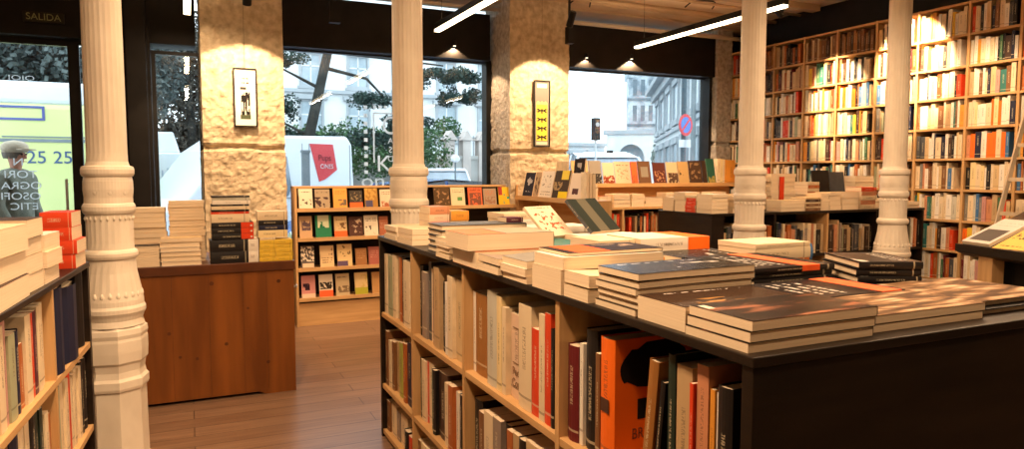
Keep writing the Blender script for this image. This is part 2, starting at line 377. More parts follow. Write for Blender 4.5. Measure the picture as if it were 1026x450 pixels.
# ceiling runs: beams, a pale pipe, conduits with bowed cables
struct('trim_6', MB().box((.9, 7.05, 3.42), (6.9, 7.28, 3.5)).box((.9, 6.2, 3.43), (6.9, 6.32, 3.5)), CEILB)
def thingmb(name, label, cat, mb, mat, group=None, smooth=False, **k): return tag(mb.build(name, mat, smooth=smooth, **k), label, cat, group)
thingmb('ceiling_pipe', 'pale pipe running under the ceiling along the right windows', 'pipe', MB().tube((3.86, 7.32, 3.27), (6.95, 7.32, 3.27), .028, seg=12), noisy('pipe_paint', (.62,.56,.48), (.70,.63,.54), (4,4,4), .4), smooth=True)
thingmb('ceiling_pipe', 'pale pipe under the ceiling above the window with the white van', 'pipe', MB().tube((.9, 7.36, 3.33), (3.3, 7.36, 3.33), .02, seg=12), noisy('pipe_paint_b', (.55,.47,.38), (.62,.54,.44), (4,4,4), .4), smooth=True)
thingmb('conduit', 'brown steel conduit clipped along the ceiling, nearer the window wall', 'conduit', MB().tube((2.4, 6.95, 3.44), (6.95, 6.95, 3.44), .022, seg=10), CEILB, smooth=True)
thingmb('conduit', 'brown steel conduit clipped along the ceiling, farther from the window wall', 'conduit', MB().tube((3.2, 6.55, 3.45), (6.95, 6.55, 3.45), .016, seg=10), CEILB, smooth=True)
def cable(pts, r, label):
    mb = MB(); q = [Vector(p) for p in pts]; fine = []
    for a in range(len(q) - 1):
        p0, p1, p2, p3 = q[max(a - 1, 0)], q[a], q[a + 1], q[min(a + 2, len(q) - 1)]
        for k in range(6):
            u = k / 6; fine.append(.5 * ((2 * p1) + (p2 - p0) * u + (2 * p0 - 5 * p1 + 4 * p2 - p3) * u * u + (3 * p1 - p0 - 3 * p2 + p3) * u ** 3))
    fine.append(q[-1])
    for a, b in zip(fine, fine[1:]): mb.tube(a, b, r, seg=6)
    thingmb('cable', label, 'cable', mb, FRAMEM)
cable([(3.95, 7.0, 3.40), (4.02, 6.9, 3.46), (4.15, 6.9, 3.47), (4.2, 7.0, 3.38)], .009, 'dark cable bowed between conduits above the second pillar')
cable([(5.3, 6.7, 3.42), (5.35, 6.6, 3.47), (5.6, 6.55, 3.48), (5.7, 6.7, 3.44)], .008, 'dark cable bowed near the long lamp and corner')

# ------------------------------------------------------------------ cast-iron columns
PROF = [(0,.165),(.02,.165),(.04,.15),(.40,.146),(.405,.155),(.42,.160),(.455,.160),(.47,.148),(.50,.142),(.535,.147),(.55,.158),(.60,.161),(.655,.161),(.67,.158),(.69,.163),(.715,.160),(.73,.142),(.76,.134),(.78,.140),(.80,.150),(.82,.150),(.835,.143),(.86,.142),(.92,.132),(1.0,.117),(1.06,.111),(1.068,.111),(1.072,.120),(1.085,.125),(1.10,.125),(1.112,.118),(1.118,.108),(1.15,.107),(1.29,.107),(1.295,.108),(1.302,.115),(1.315,.120),(1.335,.120),(1.347,.115),(1.352,.110),(1.38,.109),(1.42,.113),(1.46,.112),(1.483,.108),(1.488,.115),(1.50,.120),(1.52,.120),(1.535,.115),(1.54,.100),(1.56,.0935),(1.60,.092),(3.1,.088),(3.12,.10),(3.5,.12)]
def column(X, Y, label):
    t = thing('iron_column', label, 'column', (X, Y, 0), 0, 'white fluted cast-iron columns')
    low = [q for q in PROF if q[0] <= .735]; mid = [q for q in PROF if .73 <= q[0] <= 1.54]; up = [q for q in PROF if q[0] >= 1.54]
    o = MB().lathe(low, 8, M=Matrix.Rotation(R(10), 4, 'Z') @ Matrix.Diagonal((.96, .96, 1, 1)), caps=False).build('pedestal', IRON, t)
    MB().lathe(mid, 48, flute=[(.87, 1.06), (1.12, 1.294)], caps=False).build('base_drum', IRON, t, smooth=False)
    MB().lathe(up, 48, flute=[(1.58, 3.11)], caps=False).build('shaft', IRON, t, smooth=False)
    lv = MB()   # raised leaves round the drum and little stubs round the foot of the fluting
    for i in range(10):
        a = i * math.pi / 5 + .2
        for s_ in (-1, 1):
            b = a + s_ * .16; Mx = Matrix.Translation((math.cos(b) * .109, math.sin(b) * .109, 1.42)) @ Matrix.Rotation(b, 4, 'Z') @ Matrix.Rotation(s_ * .5, 4, 'X') @ Matrix.Diagonal((.0035, .015, .034, 1))
            lv.lathe([(-1, .01), (-.7, .7), (0, 1), (.7, .7), (1, .01)], 8, 0, Mx, caps=False)
    for i in range(24):
        a = i * math.pi / 12; Mx = Matrix.Translation((math.cos(a) * .108, math.sin(a) * .108, 1.275)) @ Matrix.Rotation(a, 4, 'Z') @ Matrix.Diagonal((.006, .007, .012, 1))
        lv.lathe([(-1, .3), (0, 1), (1, .3)], 6, 0, Mx)
        Mx = Matrix.Translation((math.cos(a) * .136, math.sin(a) * .136, .885)) @ Matrix.Rotation(a, 4, 'Z') @ Matrix.Diagonal((.006, .012, .02, 1))
        lv.lathe([(-1, .3), (0, 1), (1, .3)], 6, 0, Mx)
    lv.build('leaf_ornament', IRON, t, smooth=True)
    return t
column(-.360, 4.10, 'white iron column rising in front of the wooden counter')
column(1.218, 4.12, 'white iron column at the far end of the long book island')
column(3.885, 4.10, 'white iron column beside the long lamp, before the black-topped unit\'s left end')
column(5.52, 4.12, 'white iron column standing right before the brightly lit tall bookcase')

# ------------------------------------------------------------------ lamps
TUBE = emis('lamp_diffuser', (1, .80, .50), 7.0)
def linear_lamp(X, Y0, Y1, label):
    t = thing('linear_lamp', label, 'lamp', (X, Y0, 2.9), 0, 'long ceiling lamps'); L = Y1 - Y0
    MB().box((-.03, 0, 0), (.03, L, .055)).build('housing', BLACK, t)
    MB().box((-.027, .004, -.022), (.027, L - .004, 0)).build('diffuser', TUBE, t)
    for y in (.15, L - .15): MB().tube((0, y, .055), (0, y, .6), .002, seg=5).build('suspension_wire', FRAMEM, t)
for (X, Y0, Y1, P), lb in zip(TUBES_L, ['lit linear lamp at the left, seen end-on above the counter', 'lit linear lamp hanging before the second pillar', 'longest-looking lit linear lamp passing behind a column', 'lit linear lamp overhead near the entrance side', 'lit linear lamp overhead above the book island', 'lit linear lamp overhead near the bookcase wall']): linear_lamp(X, Y0, Y1, lb)
def spot_fixture(loc, tgt, label, cyl=True):
    t = thing('track_spotlight', label, 'spotlight', loc, 0, 'black ceiling spotlights')
    M = (Vector(tgt) - Vector(loc)).to_track_quat('Z', 'Y').to_matrix().to_4x4()
    if cyl: MB().lathe([(-.17, .030), (-.16, .036), (-.015, .036), (-.01, .032)], 20, M=M).build('head', BLACK, t, smooth=False)
    else: MB().box((-.045, -.03, -.15), (.045, .03, -.01), M=M).build('head', BLACK, t)
    MB().lathe([(-.012, .028), (-.009, .028)], 16, M=M).build('lens', emis('spot_lens', (1, .85, .6), 3), t)
    MB().tube((0, 0, .03), (0, 0, 3.5 - loc[2]), .009).build('stem', BLACK, t)
sl = ['black spotlight aimed down the pillar with the white framed print', 'black spotlight aimed down the pillar with the yellow print', 'black spotlight aimed at the brightest patch of the tall bookcase', 'black spotlight aimed at the tall bookcase between two columns', 'black spotlight aimed at the face-out display case', 'black spotlight above the window ledge display']
for (loc, tgt, P, ang, bl), lb in zip(SPOTS_L[:6], sl): spot_fixture(loc, tgt, lb)
t = thing('track_spotlight', 'boxy black spotlight under the beam left of the second pillar', 'spotlight', (1.32, 6.85, 2.98), 0, 'black ceiling spotlights'); MB().box((-.05, -.04, -.06), (.05, .04, .13)).build('head', BLACK, t); MB().tube((0, 0, .13), (0, 0, .52), .01).build('stem', BLACK, t)
t = thing('track_spotlight', 'boxy black spotlight at the right edge of the second pillar', 'spotlight', (3.86, 6.85, 2.98), 0, 'black ceiling spotlights'); MB().box((-.035, -.04, -.06), (.04, .04, .12)).build('head', BLACK, t); MB().tube((0, 0, .13), (0, 0, .52), .01).build('stem', BLACK, t)
for (x, z), lb in zip(((2.75, 2.915), (5.10, 2.93), (4.45, 2.90)), ['small downlight on the black board above the parked car view', 'small downlight with a bright dome of light above the right window', 'small downlight at the left end of the right window board']):
    t = thing('downlight', lb, 'spotlight', (x, 7.47, z), 0, 'small downlights on the black boards')  # added fixtures: their domes stand in for pillar light reflected in the glass
    MB().lathe([(0, .02), (.05, .02), (.055, .012)], 16).build('head', BLACK, t); MB().box((-.01, .0, .02), (.01, .035, .05)).build('bracket', BLACK, t); MB().lathe([(-.004, .016), (.001, .016)], 12).build('lens', emis('downlight_lens', (1, .85, .6), 3), t)
    light('downlight_light', 'SPOT', (x, 7.465, z - .01), {5.10: 110, 2.75: 50, 4.45: 30}[x], (x, 7.50, z - .5), spot_size=R(122), spot_blend=.15, shadow_soft_size=.01, color=WARM)

# ------------------------------------------------------------------ writing
def text(name, s, size, M, mat, parent=None, ext=.002, al='CENTER', sx=1):
    cu = bpy.data.curves.new(name, 'FONT'); cu.body = s; cu.size = size; cu.extrude = ext; cu.align_x = al; cu.align_y = 'CENTER'
    o = bpy.data.objects.new(name, cu); C.objects.link(o); dg = bpy.context.evaluated_depsgraph_get()
    me = bpy.data.meshes.new_from_object(o.evaluated_get(dg)); bpy.data.objects.remove(o); me.name = name
    me.materials.clear(); me.materials.append(mat); o = bpy.data.objects.new(name, me); C.objects.link(o)
    if parent: o.parent = parent
    o.matrix_local = M @ Matrix.Diagonal((sx, 1, 1, 1)); return o
def facing_room(x, y, z): return frame(X3, Z3, -Y3, (x, y, z))     # letters read from inside, facing -Y
def facing_street(x, y, z): return frame(-X3, Z3, Y3, (x, y, z))   # letters read from the street, seen mirrored from inside
VINYL, _t, _b = nt('white_translucent_vinyl', .6); _b.inputs['Base Color'].default_value = (.84, .86, .88, 1)
_tl = N(_t, 'ShaderNodeBsdfTranslucent'); _tl.inputs[0].default_value = (.84, .86, .88, 1); _mx = N(_t, 'ShaderNodeMixShader'); _mx.inputs[0].default_value = .6
_t.links.new(_b.outputs[0], _mx.inputs[1]); _t.links.new(_tl.outputs[0], _mx.inputs[2]); _t.links.new(_mx.outputs[0], _t.nodes['Material Output'].inputs[0])
sg = thing('exit_sign', 'small dark exit sign reading SALIDA above the entrance door', 'sign', (-1.10, 7.485, 2.875))
bevel(MB().box((-.155, -.012, -.045), (.155, .012, .045)).build('sign_plate', noisy('dark_green_sign', (.012,.014,.010), (.018,.02,.014), (4,4,4), .4), sg))
text('lettering', 'SALIDA', .082, facing_room(0, -.0135, 0), noisy('sign_letters', (.26,.28,.13), (.30,.32,.15), (4,4,4), .6), sg, sx=.98)
dl = thing('door_lettering', 'white vinyl lettering on the entrance door glass, mirrored from inside', 'lettering', (0, 0, 0))
for s, x, z, sz in (('N', -1.335, 1.603, .095), ('TORI', -1.235, 1.490, .095), ('OGRAFI', -1.205, 1.388, .092), ('OSOFI', -1.215, 1.292, .092), ('ETIC', -1.235, 1.198, .09)):
    o = text('lettering', s, sz, facing_street(x, 7.693, z), VINYL, dl, .0008, 'LEFT', 1.2)
text('lettering', 'OIOI', .06, facing_street(-1.22, 7.693, 2.36), VINYL, dl, .0008, 'LEFT', 1.6)
wl = thing('window_lettering', 'white vinyl letters and marks on the window beside the white van', 'lettering', (0, 0, 0))
sq = MB()
for k in range(9): sq.box((1.775, 7.692, 2.20 - k * .088), (1.815, 7.6935, 2.24 - k * .088))
for k in range(3): sq.box((1.88 + .06 * k, 7.692, 2.21), (1.915 + .06 * k, 7.6935, 2.245))
sq.build('square_marks', VINYL, wl)
MB().box((1.875, 7.692, 1.62), (1.892, 7.6935, 2.17)).box((1.892, 7.692, 2.152), (2.13, 7.6935, 2.17)).build('bracket_mark', VINYL, wl)
text('lettering', 'C', .28, facing_room(2.06, 7.691, 2.02), VINYL, wl, .0008, 'CENTER', .9)
text('lettering', 'K', .26, facing_room(1.99, 7.691, 1.60), VINYL, wl, .0008, 'CENTER', 1)
text('lettering', 'on', .20, facing_room(1.87, 7.691, 1.415), VINYL, wl, .0008, 'CENTER', 1.3)
text('lettering', 'ops', .20, facing_room(1.92, 7.691, 1.30), VINYL, wl, .0008, 'CENTER', 1.3)
for s, z in (('A', 1.86), ('S', 1.76), ('D', 1.66)): text('lettering', s, .09, facing_street(2.07, 7.693, z), VINYL, wl, .0008)
# framed prints
def framed(label, x, z, wd, ht, mat_c, pr, lines):
    t = thing('framed_print', label, 'picture', (x, 7.055, z), 0)
    mb = MB(); frame_rect(mb, -wd / 2, wd / 2, -ht / 2, ht / 2, -.022, 0, .012); mb.build('frame', BLACK, t)
    MB().box((-wd / 2 + .012, -.012, -ht / 2 + .012), (wd / 2 - .012, -.004, ht / 2 - .012)).build('mount', mat_c, t)
    mb = MB(); b = 0
    x0, x1, z0, z1 = pr; mb.v = [(x0, -.0125, z0), (x1, -.0125, z0), (x1, -.0125, z1), (x0, -.0125, z1)]; mb.f = [(0, 1, 2, 3)]; mb.m = [0]; mb.uv = {0: [(0,0),(1,0),(1,1),(0,1)]}
    mb.build('print', lines, t); return t
f1 = framed('narrow black-and-white print in a thin black frame on the left pillar', .522, 2.205, .205, .54, noisy('white_mount_card', (.74,.72,.68), (.78,.76,.72), (4,4,4), .7), (-.045, .045, -.20, .20), art('jazz', (.62,.60,.54), (.02,.02,.02), 4, (.05, 0, .95, .68), .52, band=[(.0,.68,.6,.74,(.05,.05,.05)), (.30,.10,.42,.5,(.02,.02,.02)), (0,0,1,.1,(.08,.10,.06)), (.1,.45,.3,.55,(.02,.02,.02))], title=(.76,.96), seed=3))
kn = MB()  # the standing figure of the print: a dark silhouette
kn.lathe([(0,.006),(.02,.012),(.03,.008)], 10, M=Matrix.Translation((.012,-.0135,.02)) @ Matrix.Diagonal((1,.08,1,1))); kn.prism([(.0,-.12),(.012,-.12),(.016,-.02),(.026,.03),(.006,.045),(-.004,.01)], -.0138, -.0130, 1)
kn.build('silhouette', BLACK, f1)
f2 = framed('tall narrow print with yellow patterned panels in a black frame, second pillar', 3.621, 2.165, .20, .735, noisy('grey_mount', (.20,.19,.16), (.23,.22,.19), (4,4,4), .7), (-.068, .068, -.30, .10), art('yellow', (.80,.72,.08), None, title=None))
pt = MB()
for k in range(4):
    zz = -.26 + .098 * k
    for sx_ in (-1, 1):
        for s2 in (-1, 1): pt.add([(0, -.0135, zz), (sx_ * .055, -.0135, zz + s2 * .028), (sx_ * .062, -.0135, zz + s2 * .008), (sx_ * .03, -.0135, zz - s2 * .004)], [(0, 1, 2, 3)])
    pt.add([(-.008, -.0135, zz - .035), (.008, -.0135, zz - .035), (.012, -.0135, zz + .02), (-.012, -.0135, zz + .02)], [(0, 1, 2, 3)])
pt.build('dark_motif', noisy('dark_brown_ink', (.06,.04,.02), (.08,.05,.03), (4,4,4), .7), f2)
cr = MB()
for k in (-1, 0, 1): cr.add([(k * .045 - .026, -.0134, .10), (k * .045 + .026, -.0134, .10), (k * .045 + .018, -.0134, .128), (k * .045, -.0134, .138), (k * .045 - .018, -.0134, .128)], [(0,1,2,3,4)])
cr.build('scalloped_edge', noisy('pale_yellow_ink', (.80,.72,.2), (.82,.74,.22), (4,4,4), .7), f2)
MB().box((-.06, -.0140, .285), (.06, -.0133, .33)).build('title_strip', noisy('cream_ink', (.75,.70,.6), (.77,.72,.62), (4,4,4), .7), f2)
MB().box((-.07, -.0140, -.345), (.07, -.0133, -.31)).build('caption_strip', noisy('cream_ink_b', (.65,.62,.5), (.67,.64,.52), (4,4,4), .7), f2)
for X, z in ((.522, 2.475), (3.621, 2.53)): thingmb('picture_wire', 'thin wire holding the %s print' % ('white framed' if X < 1 else 'yellow'), 'wire', MB().tube((X, 7.045, z), (X, 7.045, 3.42), .0012, seg=5), FRAMEM)

# ------------------------------------------------------------------ tall wall bookcase
SH = [.15, .464, .758, 1.053, 1.35, 1.647, 1.941, 2.232, 2.52, 2.815, 3.11]; XF = 6.70
DIV = [7.655, 7.185, 6.705, 6.233, 5.764, 5.268, 4.792, 4.289, 3.83, 3.36]
wb = thing('wall_bookcase', 'tall light-oak bookcase covering the right wall up to the black band', 'bookcase', (XF, 3.3, 0))
def L(y): return y - 3.3
MB().box((.27, L(3.34), 0), (.295, L(7.67), 3.13)).build('back_panel', WOOD, wb)
for k, z in enumerate(SH): MB().box((0, L(3.34), z - .022), (.27, L(7.67), z)).build('shelf', WOOD, wb)
for y in DIV: MB().box((-.004, L(y) - .012, 0), (.27, L(y) + .012, 3.112)).build('upright', WOODV, wb)
MB().box((.02, L(3.34), 0), (.04, L(7.67), .12)).build('kickboard', WOOD, wb)
rnd = random.Random(5)
WCOL = ['cream'] * 13 + ['white'] * 10 + ['sand'] * 2 + ['tan'] * 2 + ['brown'] * 2 + ['dark_brown'] * 2 + ['black'] * 3 + ['red'] * 2 + ['rust', 'salmon', 'orange', 'amber', 'yellow', 'navy', 'blue', 'slate', 'green', 'teal', 'sage', 'grey', 'maroon', 'pale_grey', 'pink', 'yellow_cream']
OLD = ['brown', 'dark_brown', 'rust', 'ochre_brown', 'tan', 'maroon', 'black', 'sand', 'dark_brown', 'brown', 'cream']
rest = MB(); restm = []; ridx = {}
def rmat(m):
    if m.name not in ridx: ridx[m.name] = len(restm); restm.append(m)
    return ridx[m.name]
def rest_book(U, V, W, o, d, h, t, c):
    M = frame(U, V, W, o); _seed[0] += 1; s = _seed[0] % 97
    rest.box((.002, .001, .001), (d - .002, h - .001, t - .001), rmat(pages()), M)
    rest.box((0, 0, 0), (d, h, .0015), rmat(cov(c)), M); rest.box((0, 0, t - .0015), (d, h, t), rmat(cov(c)), M)
    rest.add([(0, 0, 0), (0, 0, t), (0, h, t), (0, h, 0)], [(0, 1, 2, 3)], rmat(spine(c)), M)
    rest.uv[len(rest.f) - 1] = [(0, s), (1, s), (1, s + .999), (0, s + .999)]
def fill(Y0, Y1, z, hmax, xs, palette, rr, single=None, gap=.12):
    """spine-out books from Y1 down to Y0 (left to right in the room), facing -X"""
    y = Y1 - .004; k = 0
    stop = Y0 + (rr.uniform(.0, .07) if rr.random() < gap * 3 else .002)
    while True:
        t = rr.choice([.018, .022, .027, .030, .036, .042, .05]) * rr.uniform(.9, 1.1)
        if y - t < stop: break
        h = min(hmax - .012, rr.uniform(.198, .262)); d = rr.uniform(.13, .18); c = rr.choice(palette); x = xs + rr.uniform(0, .012)
        if single: single(k, x, y, z, d, h, t, c)
        else: rest_book(X3, Z3, -Y3, (x, y, z + .0005), d, h, t, c)
        y -= t + .0007; k += 1
bayname = {4.289: 'bay beside the ladder', 3.83: 'bay crossed by the ladder'}
shname = {10: 'top', 9: 'second', 8: 'third', 7: 'fourth', 6: 'fifth', 5: 'sixth', 4: 'seventh', 3: 'eighth', 2: 'ninth', 1: 'lowest'}
for bi in range(len(DIV) - 1):
    Y1, Y0 = DIV[bi] - .012, DIV[bi + 1] + .012
    for k in range(10):
        old = (k == 9 and bi in (1, 2, 3, 4)) or (k == 8 and bi in (1, 2))
        pal = OLD if old else WCOL
        if k == 9 and bi == 4: pal = ['ochre_brown', 'brown', 'dark_brown']
        run = None
        if not old and rnd.random() < .30: pal = pal + [rnd.choice(['cream', 'white', 'yellow_cream', 'black', 'red', 'orange'])] * 14
        single = None
        if DIV[bi + 1] in bayname and 1 <= k <= 8:
            nm, sn = bayname[DIV[bi + 1]], shname[k + 1]
            def single(i, x, y, z, d, h, t, c, nm=nm, sn=sn):
                book('shelved_book', '%s book, %s from left, %s shelf from top, %s' % (NAMEOF[c], ORD[i], sn, nm), 'book', frame(X3, Z3, -Y3, (x, y, z + .0005)), d, h, t, c, single=True, group='books on the tall wall bookcase')
        fill(Y0, Y1, SH[k], SH[k + 1] - .022 - SH[k], XF + .012, pal, rnd, single)

# ------------------------------------------------------------------ book island (near, black)
H = 1.15
isl = thing('island_bookcase', 'long black-topped book island with oak shelves and black end panel', 'bookcase', (.976, 1.008, 0))
bevel(MB().box((-.006, -.006, 1.128), (1.26, 2.90, H)).build('top_panel', BLACKW, isl), .003)
bevel(MB().box((0, 0, 0), (1.25, .032, 1.127)).build('end_panel', BLACKW, isl), .002)
MB().box((0, 2.868, 0), (1.25, 2.893, 1.127)).build('end_panel', BLACKW, isl)
MB().box((.60, .033, .02), (.62, 2.867, 1.12)).build('back_panel', WOODV, isl)
MB().box((1.228, .033, .02), (1.248, 2.867, 1.12)).build('side_panel', BLACKW, isl)
for z in (.72, .31, .045): bevel(MB().box((.004, .034, z - .026), (.60, 2.867, z)).build('shelf', WOOD, isl), .002)
for y in (.779, 1.559, 2.264): MB().box((.002, y, .03), (.599, y + .024, 1.126)).build('divider', WOODV, isl)
MB().box((.03, .04, 0), (.05, 2.867, .018)).build('kickboard', BLACK, isl)
bayI = lambda y: 'near bay' if y < 1.8 else ('middle bay' if y < 2.56 else ('third bay' if y < 3.27 else 'far bay'))
def row(tab, z, lab, x0=1.0, lo=1.05, hi=3.872):
    rr = random.Random(len(tab)); cnt = {}
    for Y0, Y1, h, c in sorted(tab, key=lambda q: -q[1]):
        Y1 = min(Y1, hi); b = bayI((Y0 + Y1) / 2); 
        for a, e in ((1.785, 1.809), (2.565, 2.589), (3.27, 3.294)):    # keep clear of the dividers
            if Y0 < e and Y1 > a:
                if (Y0 + Y1) / 2 > (a + e) / 2: Y0 = max(Y0, e + .001)
                else: Y1 = min(Y1, a - .001)
        if Y1 - Y0 < .006: continue
        cnt[b] = cnt.get(b, 0) + 1; t = Y1 - Y0 - .0015; x = x0 + rr.uniform(-.004, .02)
        book('shelved_book', '%s book, %s from left, %s of the island %s' % (NAMEOF[c], ORD[cnt[b] - 1], b, lab), 'book', frame(X3, Z3, -Y3, (x, Y1 - .0007, z + .0005)), min(.26, h * .74), h, t, c, hard=(c in ('black', 'maroon', 'orange', 'dark_green')), group='books shelved in the island')
T_TOP = [(3.916,3.985,0.325,'maroon'), (3.871,3.916,0.331,'brown'), (3.806,3.871,0.331,'cream'), (3.721,3.806,0.334,'sage'), (3.66,3.721,0.341,'cream'), (3.601,3.66,0.342,'tan'), (3.562,3.601,0.342,'rust'), (3.496,3.562,0.348,'black'), (3.388,3.496,0.337,'cream'), (3.261,3.311,0.344,'white'), (3.213,3.261,0.34,'black'), (3.135,3.213,0.315,'taupe'), (3.09,3.135,0.369,'slate'), (3.031,3.09,0.343,'cream'), (2.995,3.031,0.358,'brown'), (2.919,2.995,0.365,'tan'), (2.853,2.919,0.307,'black'), (2.815,2.853,0.315,'white'), (2.752,2.815,0.347,'cream'), (2.658,2.752,0.341,'sand'), (2.536,2.574,0.318,'white'), (2.424,2.536,0.318,'ochre_brown'), (2.385,2.424,0.311,'cream'), (2.292,2.385,0.352,'pale_grey'), (2.248,2.292,0.344,'yellow_cream'), (2.214,2.248,0.311,'cream'), (2.108,2.214,0.296,'blush'), (2.011,2.108,0.348,'cream'), (1.954,2.011,0.284,'red'), (1.914,1.954,0.341,'cream'), (1.874,1.914,0.351,'red'), (1.852,1.874,0.308,'black'), ]
T_NEAR = [(1.721,1.793,0.283,'maroon'), (1.701,1.721,0.296,'white'), (1.637,1.698,0.345,'black'), (1.609,1.632,0.289,'brown'), (1.524,1.594,0.341,'orange'), (1.284,1.312,0.363,'dark_green'), (1.227,1.282,0.346,'tan'), (1.212,1.225,0.317,'red'), (1.171,1.21,0.364,'salmon'), (1.154,1.17,0.318,'amber'), (1.134,1.153,0.315,'white'), (1.085,1.13,0.34,'black'), ]
T_MID = [(3.893,3.985,0.294,'black'), (3.816,3.893,0.306,'brown'), (3.752,3.816,0.263,'cream'), (3.701,3.752,0.27,'brown'), (3.62,3.701,0.279,'tan'), (3.562,3.62,0.295,'lime'), (3.515,3.562,0.317,'cream'), (3.469,3.515,0.312,'rust'), (3.38,3.469,0.332,'navy'), (3.229,3.311,0.291,'dark_green'), (3.166,3.229,0.294,'cream'), (3.135,3.166,0.301,'red'), (3.06,3.135,0.304,'cream'), (3.024,3.06,0.295,'green'), (2.981,3.024,0.3,'black'), (2.866,2.981,0.303,'dark_brown'), (2.815,2.866,0.28,'cream'), (2.759,2.815,0.286,'rust'), (2.722,2.759,0.269,'white'), (2.681,2.722,0.268,'black'), (2.635,2.681,0.268,'cream'), (2.474,2.558,0.306,'black'), (2.414,2.474,0.277,'brown'), (2.329,2.414,0.296,'cream'), (2.257,2.329,0.299,'taupe'), (2.206,2.257,0.297,'black'), (2.156,2.206,0.293,'rust'), (2.101,2.156,0.297,'tan'), (2.047,2.101,0.302,'black'), (1.961,2.047,0.31,'sand'), (1.907,1.961,0.313,'cream'), (1.855,1.907,0.323,'navy'), ]
T_LOW = [(3.882,3.985,0.185,'ochre_brown'), (3.806,3.882,0.17,'brown'), (3.701,3.806,0.175,'cream'), (3.63,3.701,0.162,'taupe'), (3.506,3.63,0.166,'cream'), (3.433,3.506,0.122,'black'), (3.38,3.433,0.112,'red'), (3.229,3.32,0.149,'brown'), (3.12,3.229,0.149,'cream'), (3.017,3.12,0.164,'tan'), (2.919,3.017,0.178,'black'), (2.802,2.919,0.196,'cream'), (2.658,2.802,0.203,'green'), ]
row(T_TOP, .72, 'top shelf'); row([q for q in T_NEAR if q[3] != 'orange'], .72, 'top shelf')
row(T_MID, .31, 'middle shelf'); row(T_LOW, .045, 'bottom shelf')
ORART = art('orange_hardback', PAL['orange'], None, title=None, gloss=.4)
ob = book('shelved_book', 'thick orange hardcover with black blot on the island top shelf', 'book', frame(X3, Z3, -Y3, (1.003, 1.596, .7205)), .25, .345, .068, 'orange', front=ORART, hard=True, group='books shelved in the island')
bl = MB(); pts = []
rb = random.Random(4)
for i in range(30):
    a = 2 * math.pi * i / 30; r_ = 1 + rb.uniform(-.22, .22); pts.append((.138 + (.122 if math.cos(a) < 0 else .092) * abs(math.cos(a)) ** .5 * (1 if math.cos(a) > 0 else -1) * (1 if abs(r_) else 1), .272 + (.055 * r_) * math.sin(a) + .010 * math.cos(a)))
bl.prism(pts, .0681, .0686, 2); bl.build('black_blot', BLACK, ob)
MB().box((.072, .125, .0681), (.13, .18, .0686)).build('black_square', BLACK, ob)
MB().box((-.0092, .145, .012), (-.0080, .182, .052)).build('spine_square', noisy('dark_brown_print', (.07,.03,.02), (.08,.035,.02), (4,4,4), .5), ob)
text('lettering', 'BRU', .042, frame(X3, Y3, Z3, (.085, .085, .0683)), noisy('brown_lettering', (.20,.05,.02), (.24,.06,.02), (4,4,4), .5), ob, .0005, 'CENTER', .8)
# the leaning ones
def lean(x, y, ang, d, h, t, c, lb):
    M = Matrix.Translation((x, y, .7215 + t * math.sin(ang))) @ Matrix.Rotation(ang, 4, 'X') @ frame(X3, Z3, -Y3, (0, 0, 0))
    return book('shelved_book', lb, 'book', M, d, h, t, c, hard=True, group='books shelved in the island')
lean(1.0, 1.408, .11, .21, .335, .036, 'ochre_brown', 'gold-brown hardcover leaning beside the thick orange book')
lean(1.005, 1.366, .11, .19, .29, .018, 'black', 'thin black book with white spine dots, leaning right of the gold-brown one')
# printed spine of the wide blush book
blush = [o for o in bpy.data.objects if o.get('label', '').startswith('pale pink book') and 'island top' in o.get('label', '')]
if blush:
    o = blush[0]; brn = noisy('brown_print', (.22,.13,.07), (.26,.15,.08), (4,4,4), .6)
    text('lettering', 'Ped', .042, frame(Z3, Y3, -X3, (-.0062, .095, .052)), brn, o, .0005, 'CENTER', .9)
    text('lettering', 'Cor', .042, frame(Z3, Y3, -X3, (-.0062, .055, .052)), brn, o, .0005, 'CENTER', .9)
    MB().box((-.0064, .125, .026), (-.0058, .128, .075)).box((-.0064, .125, .073), (-.0058, .25, .076)).box((-.0064, .248, .026), (-.0058, .251, .075)).build('printed_rule', brn, o)

# ------------------------------------------------------------------ left unit (rotated a little)
lu = thing('side_bookcase', 'black and oak bookcase at the left edge, stacks on its top', 'bookcase', (-.395, 3.52, 0), R(-3.474))
bevel(MB().box((-.62, -2.6, 1.098), (.004, 0, 1.12)).build('top_panel', BLACKW, lu), .003)
MB().box((-.60, -.032, 0), (0, 0, 1.097)).build('end_panel', BLACKW, lu)
MB().box((-.60, -2.6, 0), (0, -2.575, 1.097)).build('end_panel', WOODV, lu)
MB().box((-.62, -2.574, .02), (-.601, -.029, 1.097)).build('back_panel', BLACKW, lu)
for z in (.775, .41, .06): bevel(MB().box((-.60, -2.574, z - .026), (-.002, -.029, z)).build('shelf', WOOD, lu), .002)
for y in (-.648, -1.30, -1.95): MB().box((-.60, y, .03), (-.003, y + .024, 1.096)).build('divider', WOODV, lu)
T_LU1 = [(1.1016,1.1461,0.319,'pink'), (1.036,1.1016,0.261,'sage'), (0.9765,1.036,0.259,'navy'), (0.9245,0.9765,0.206,'rust'), (0.8587,0.9245,0.284,'cream'), (0.8186,0.8587,0.281,'red'), (0.7771,0.8186,0.283,'plum'), (0.6767,0.7771,0.286,'cream'), (0.4493,0.6098,0.33,'navy'), (0.1962,0.4493,0.297,'navy'), (0.0004,0.159,0.327,'black'), ]
